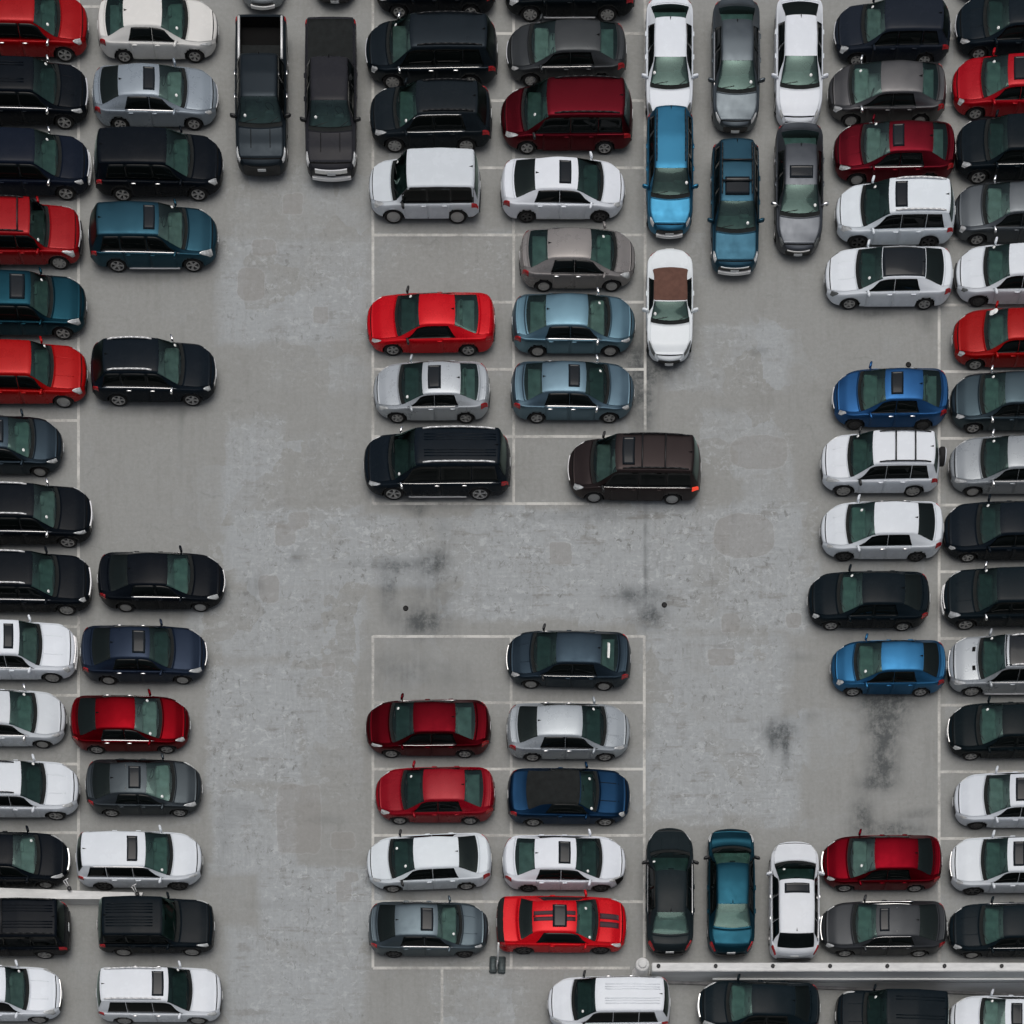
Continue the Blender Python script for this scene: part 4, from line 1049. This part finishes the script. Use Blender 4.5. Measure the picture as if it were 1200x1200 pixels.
hcar('sedan', 439, 573, 497, 'L', (188, 197, 204), 'silver sedan with sunroof between the red coupe and the long black SUV', wg='windshield_dark', sun=(.2, .65), trim='chrome', cowl=.275, head=.44, rt=.745, rb=.885, H=1.43)
hcar('suv', 428, 597, 587, 'L', (28, 40, 48), 'very long black SUV with silver roof rails and bright door handles', rim='split', wg='windshield_dark', sill=1, W=2.05, H=1.88, rails='silver', hchrome=1, mchrome=1, trim='chrome', ribs=3, cowl=.215, head=.365, rt=.925, rb=.968, wheel=.40, cf=.34, dlo=(.925, .90))
hcar('sedan', 430, 574, 889, 'L', (106, 30, 40), 'dark maroon sedan in the left column of the lower middle block', wg='windshield_dark', trim='chrome', cowl=.245, head=.40, rt=.715, rb=.86)
hcar('sedan', 441, 579, 967, 'L', (142, 22, 38), 'crimson sedan below the dark maroon sedan', wg='windshield_dark', cowl=.275, head=.42, rt=.745, rb=.885)
hcar('sedan', 431, 575, 1045, 'L', (208, 218, 224), 'silver white sedan parked slightly askew below the crimson sedan', wg='windshield_dark', rot=2.2, cowl=.23, head=.395, rt=.735, rb=.875, rearglass='rear_dark', mblack=1, tags=[(.25, -12.6), (.6, 12.0)])
hcar('sedan', 433, 571, 1123, 'R', (116, 134, 144), 'blue grey sedan with sunroof parked left of the white post on rubber pads', sun=(.16, .6), trim='chrome', cowl=.27, head=.43, rt=.765, rb=.90, rearglass='rear_dark', rimmat='alloy_dark')

# ---- middle right block
hcar('suv', 592, 742, 27, 'L', BLK2, 'black SUV with a silver sill strip cut by the top edge', sill=1, L=5.0, W=1.94)
hcar('sedan', 595, 733, 103, 'L', (76, 82, 86), 'dark charcoal sedan above the maroon minivan', wg='windshield', trim='chrome', arc=0, gbar=1, cowl=.235, head=.415, rt=.77, rb=.90)
hcar('minivan', 588, 740, 182, 'L', (110, 40, 48), 'maroon minivan with black roof rails', rails='black', clad=1, cowl=.205, head=.36, mblack=1)
hcar('sedan', 588, 731, 262, 'R', (215, 222, 230), 'white sedan with sunroof directly below the maroon minivan', sun=(.24, .66), cowl=.225, head=.395, rt=.72, rb=.875, rearglass='rear_dark', tags=[], rimmat='alloy_dark', mchrome=0)
hcar('sedan', 610, 743, 343, 'R', (148, 144, 142), 'taupe brown sedan above the two light blue sedans', rearpaper=0, cowl=.215, head=.40, rt=.755, rb=.905, hchrome=1, trim='black', tags=[(.45, 12.2)])
hcar('sedan', 601, 743, 419, 'R', (122, 170, 192), 'light blue sedan without sunroof, upper of the two light blue sedans', trim='chrome', cowl=.255, head=.40, rt=.72, rb=.865, tags=[(.4, 12.3)], mchrome=1)
hcar('sedan', 600, 742, 497, 'R', (122, 158, 178), 'light blue sedan with sunroof, lower of the two light blue sedans', sun=(.22, .62), trim='chrome', cowl=.255, head=.41, rt=.745, rb=.875, hchrome=1, mchrome=1)
hcar('minivan', 667, 820, 591, 'L', (66, 54, 54), 'dark brown minivan with a lit tail lamp out in the aisle', L=None, rails='black', lit=1, sun=(.25, .7), trim='chrome', cowl=.215, head=.36, mblack=1, gbar=1, rim='cap', cross=(.55, .72), rot=-1.0)
hcar('sedan', 595, 738, 809, 'L', (66, 84, 98), 'dark slate blue sedan at the top of the lower middle block', rearpaper=1, rim='ten', wg='windshield_dark', trim='chrome', cowl=.245, head=.41, rt=.75, rb=.875, rot=-1.5, mblack=1, gbar=1, hoodlines='pm')
hcar('sedan', 595, 737, 893, 'R', (176, 186, 193), 'silver sedan right of the dark maroon sedan', wg='windshield_dark', hchrome=1, cowl=.245, head=.405, rt=.75, rb=.895, rearglass='rear_dark', trim='black')
hcar('coupe', 596, 737, 969, 'R', (24, 70, 108), 'blue convertible with a black soft top and creased bonnet', wg='windshield_dark', name='convertible', cat='convertible', soft='softblack', solid_back=1, softend=.83, hoodlines='dark', cowl=.31, head=.42, rt=.73, rb=.84, mblack=0, tags=[(.4, 12.3), (.15, -10.9)], ant=False)
hcar('sedan', 590, 732, 1046, 'R', (213, 220, 228), 'white sedan with sunroof and a torn off black front bumper corner', wg='windshield_dark', sun=(.20, .62), cowl=.245, head=.42, rt=.735, rb=.88, clad=0, rearglass='rear_clear', rimmat='alloy_dark', hchrome=0, broken=1)
hcar('coupe', 583, 733, 1119, 'R', (205, 6, 28), 'red muscle coupe with dark twin stripes and black rear spoiler', W=1.94, stripes=1, spoiler=1, sun=(.35, .85), cowl=.27, head=.40, rt=.72, rb=.81, rw=(.60, .58, .86), rearglass='rear_dark', rimmat='alloy_dark', F=.45, cf=.26, R=.4, cr=.16, wheel=.36, tags=[(.5, 12.4), (.2, -11.0)])
hcar('suv', 643, 784, 1212, 'L', (213, 220, 227), 'white SUV with ribbed roof below the striped red coupe', wg='windshield_dark', ribs=3, mblack=1, cowl=.245, head=.395, rt=.93, rb=.975, hchrome=1, rearglass='rear_dark', cf=.44, F=.9)

# ---- upright cars, upper right
vcar('sedan', 757, 812, 1, 150, 'D', WHT, 'white sedan standing upright at the top, nose against the bright blue crossover', wg='windshield_dark', L=4.6, sun=None, smoke=1)
vcar('suv', 757, 813, 135, 279, 'D', (44, 150, 196), 'bright blue crossover behind the white sedan at the top', hr=1.5, H=1.60, W=1.80, rails='black', fbar='silver', cowl=.27, head=.42, rt=.93, clad=1, L=4.45)
vcar('coupe', 757, 813, 296, 426, 'D', (218, 226, 230), 'white convertible with a brown soft top', name='convertible', cat='convertible', hr=.85, W=1.80, H=1.28, soft='softbrown', solid_back=1, softend=.755, cowl=.335, head=.455, rt=.70, rb=.80, cz=.90, hood=(.62, .80), deck=.95, dend=.88, rw=(.66, .64, .80), cf=.5, F=.8, cr=.4, R=.7, smoke=1, ant=False, L=4.1)
vcar('sedan', 834, 891, 0, 156, 'D', (122, 134, 142), 'steel grey sedan standing upright between two white ones', wg='windshield_dark', trim='chrome', W=1.84, L=4.75)
vcar('suv', 833, 890, 165, 322, 'D', (58, 108, 132), 'teal blue SUV with roof rack and double sunroof', hr=1.5, L=4.7, W=1.84, H=1.68, rails='black', cross=(.56, .72), sun=(.18, .82), fbar='silver', gbar=1, cowl=.28, head=.42, F=.5, cf=.28)
vcar('sedan', 908, 965, -4, 151, 'D', (213, 220, 228), 'white sedan upright at the top, ahead of the grey sedan with sunroof', wg='windshield_dark', W=1.84, L=4.75, rearglass='rear_dark')
vcar('sedan', 908, 965, 147, 300, 'D', (120, 126, 134), 'grey sedan with sunroof and chrome front band behind the white sedan', wg='windshield_dark', sun=(.2, .62), W=1.85, gbar=1, smoke=1, mchrome=1, L=4.75, arc=0)

# ---- upright cars, lower right, noses up
vcar('sedan', 757, 813, 978, 1120, 'U', (40, 50, 54), 'black sedan upright beside the end pillar', wg='windshield_dark', hr=.72, trim='chrome', L=4.8, W=1.84, mblack=1, rearglass='rear_clear')
vcar('sedan', 829, 885, 977, 1121, 'U', (0, 88, 110), 'old teal sedan between the black sedan and the white crossover', hr=.72, L=4.8, W=1.82, mblack=1, cowl=.22, head=.355, rt=.66, rb=.815, cz=.92, F=.5, cf=.28)
vcar('suv', 900, 962, 988, 1126, 'U', (208, 214, 220), 'white crossover with sunroof upright next to the dark red sedan', wg='windshield_dark', hr=.85, sun=(.16, .52), trim='chrome', hchrome=1, L=4.42, H=1.62, cowl=.26, head=.42, rt=.86, rb=.95)

# ---- right column, noses left
hcar('hatch', 979, 1117, 79, 'L', (40, 48, 60), 'black hatchback at the top of the right column', wg='windshield', L=4.4, cowl=.275, head=.42, cgrille=0, gbar=1, W=1.78)
hcar('sedan', 972, 1107, 150, 'L', (124, 124, 126), 'grey taupe sedan under the black hatchback', wg='windshield', cowl=.215, head=.435, rt=.77, rb=.895, mchrome=1)
hcar('sedan', 978, 1118, 219, 'L', (124, 42, 52), 'maroon sedan with sunroof above the white SUV', sun=(.12, .52), trim='chrome', cowl=.265, head=.445, rt=.785, rb=.90)
hcar('suv', 980, 1117, 293, 'L', (210, 220, 227), 'white SUV with sunroof and orange tail lamp in the right column', sun=(.22, .66), rails='silver', rimmat='alloy_dark', cowl=.25, head=.43, rt=.92, rb=.965, cf=.44, F=.9)
hcar('sedan', 968, 1115, 364, 'L', (213, 221, 228), 'white sedan with an all black roof', roofpanel='roofglass', cowl=.28, head=.435, rt=.76, rb=.895, rearglass='rear_dark', smoke=1)
hcar('sedan', 977, 1110, 505, 'L', (18, 112, 184), 'royal blue sedan with sunroof', sun=(.20, .62), hchrome=1, cowl=.26, head=.44, rt=.745, rb=.90, cgrille=0, gbar=1, rimmat='alloy_dark')
hcar('suv', 963, 1102, 583, 'L', (212, 219, 226), 'white SUV with black roof bars and a spare wheel on its tail', rails='black', cross=(.60, .76), spare=1, mblack=1, cowl=.265, head=.42, rt=.92, rb=.965, L=4.5, cf=.40, F=.85, tags=[(.25, -11.2)])
hcar('sedan', 963, 1104, 659, 'L', (206, 214, 221), 'plain white sedan below the white SUV with the spare wheel', cowl=.245, head=.425, rt=.765, rb=.895, hchrome=1, rimmat='alloy_dark', rearglass='rear_dark')
hcar('sedan', 948, 1088, 740, 'L', (32, 42, 48), 'black sedan sticking furthest into the right aisle', cowl=.28, head=.435, rt=.765, rb=.90, rearglass='rear_dark', rot=-.5)
hcar('sedan', 975, 1107, 817, 'L', (16, 132, 192), 'bright blue sedan above the dark oil streak', cowl=.24, head=.425, rt=.77, rb=.90, rearglass='rear_dark', H=1.47, W=1.74)
hcar('sedan', 964, 1102, 1046, 'L', (130, 18, 36), 'dark red sedan at the foot of the right column', cgrille=1, gbar=1, cowl=.255, head=.43, rt=.77, rb=.89, rearglass='rear_dark')
hcar('sedan', 963, 1108, 1122, 'L', (72, 77, 82), 'charcoal sedan with sunroof against the parapet', sun=(.12, .46), trim='chrome', arc=1, gbar=1, cowl=.29, head=.43, rt=.755, rb=.895, rearglass='rear_dark', H=1.4, L=None)

# ---- far right column, noses left, tails outside the frame
hcar('sedan', 1120, None, 6, 'L', BLK, 'dark car barely showing at the top right corner', L=4.7)
hcar('sedan', 1121, None, 72, 'L', (34, 44, 52), 'black sedan with chrome grille at the top right corner', L=4.7, gbar=1, cowl=.26, head=.41, cgrille=0)
hcar('sedan', 1117, None, 142, 'L', (168, 20, 36), 'red sedan with sunroof at the right edge near the top', L=4.7, sun=(.2, .6), cowl=.27, head=.43)
hcar('suv', 1121, None, 217, 'L', (34, 42, 48), 'black crossover between the red sedan with sunroof and the grey sedan at the right edge', L=4.6, cowl=.27, head=.40, H=1.6, trim='chrome')
hcar('sedan', 1119, None, 289, 'L', (124, 132, 138), 'mid grey sedan at the right edge above the white one', L=4.7, cowl=.265, head=.43, mchrome=1)
hcar('sedan', 1121, None, 361, 'L', (208, 216, 223), 'white sedan at the right edge above the red sedan with a paper in its windshield', L=4.6, W=1.84, H=1.5, cowl=.265, head=.42, smoke=1, rimmat='alloy_dark', fbar='black')
hcar('sedan', 1118, None, 435, 'L', (158, 26, 28), 'red sedan with a white paper in its windshield', L=4.5, tags=[(.15, -11.3), (.3, -11.0)], tagr=.12, cowl=.30, head=.44)
hcar('sedan', 1115, None, 509, 'L', (84, 104, 114), 'blue grey sedan at the right edge above the silver one', L=4.6, cowl=.275, head=.43, mchrome=1)
hcar('sedan', 1114, None, 583, 'L', (158, 166, 172), 'silver grey sedan at the right edge between the blue grey and the black cars', L=4.7, trim='chrome', cowl=.285, head=.45, mchrome=1)
hcar('sedan', 1107, None, 660, 'L', (34, 42, 50), 'black sedan at the right edge under the silver grey sedan', L=4.9, W=1.88, cowl=.29, head=.42)
hcar('suv', 1106, None, 739, 'L', (34, 44, 50), 'black SUV with a chrome mirror at the right edge', L=4.6, mchrome=1, gbar=1, fbar='silver', cowl=.285, head=.42, H=1.62)
hcar('suv', 1112, None, 817, 'L', (178, 186, 192), 'silver SUV with black roof and two bonnet vents', sill=1, L=4.8, roofpanel='roofglass', rails='silver', hoodscoops=1, gbar=1, trim='chrome', cowl=.27, head=.42)
hcar('sedan', 1112, None, 892, 'L', (32, 42, 46), 'black sedan with bright curved headlamps at the right edge', L=4.7, gbar=1, cowl=.265, head=.42)
hcar('sedan', 1119, None, 973, 'L', (200, 208, 216), 'silver white sedan with sunroof at the right edge, above the white SUV', L=4.6, sun=(.2, .6), rimmat='alloy_dark', cowl=.285, head=.44)
hcar('suv', 1114, None, 1050, 'L', (206, 214, 220), 'white SUV with sunroof at the lower right edge', L=4.7, sun=(.2, .6), gbar=1, rimmat='alloy_dark', cowl=.285, head=.44, H=1.62)
hcar('sedan', 1113, None, 1124, 'L', (34, 44, 50), 'black sedan with chrome window line at the lower right edge by the parapet', L=4.7, trim='chrome', cowl=.285, head=.42)

# ---- on the ramp
hcar('sedan', 818, 960, 1211, 'L', (32, 44, 50), 'black sedan with a wide chrome grille going up the ramp', ramp=True, cgrille=1, gbar=1, cowl=.265, head=.42, rt=.76, rb=.88, rearglass='rear_dark')
hcar('boxy', 981, 1113, 1219, 'L', (30, 42, 48), 'black boxy SUV in the middle of the ramp', ramp=True, cowl=.27, head=.40, ribs=2)
hcar('sedan', 1118, None, 1218, 'L', (206, 214, 222), 'white sedan with sunroof lowest on the ramp at the bottom right corner', ramp=True, L=4.7, sun=(.2, .6), cowl=.28, head=.43, rearglass='rear_dark')
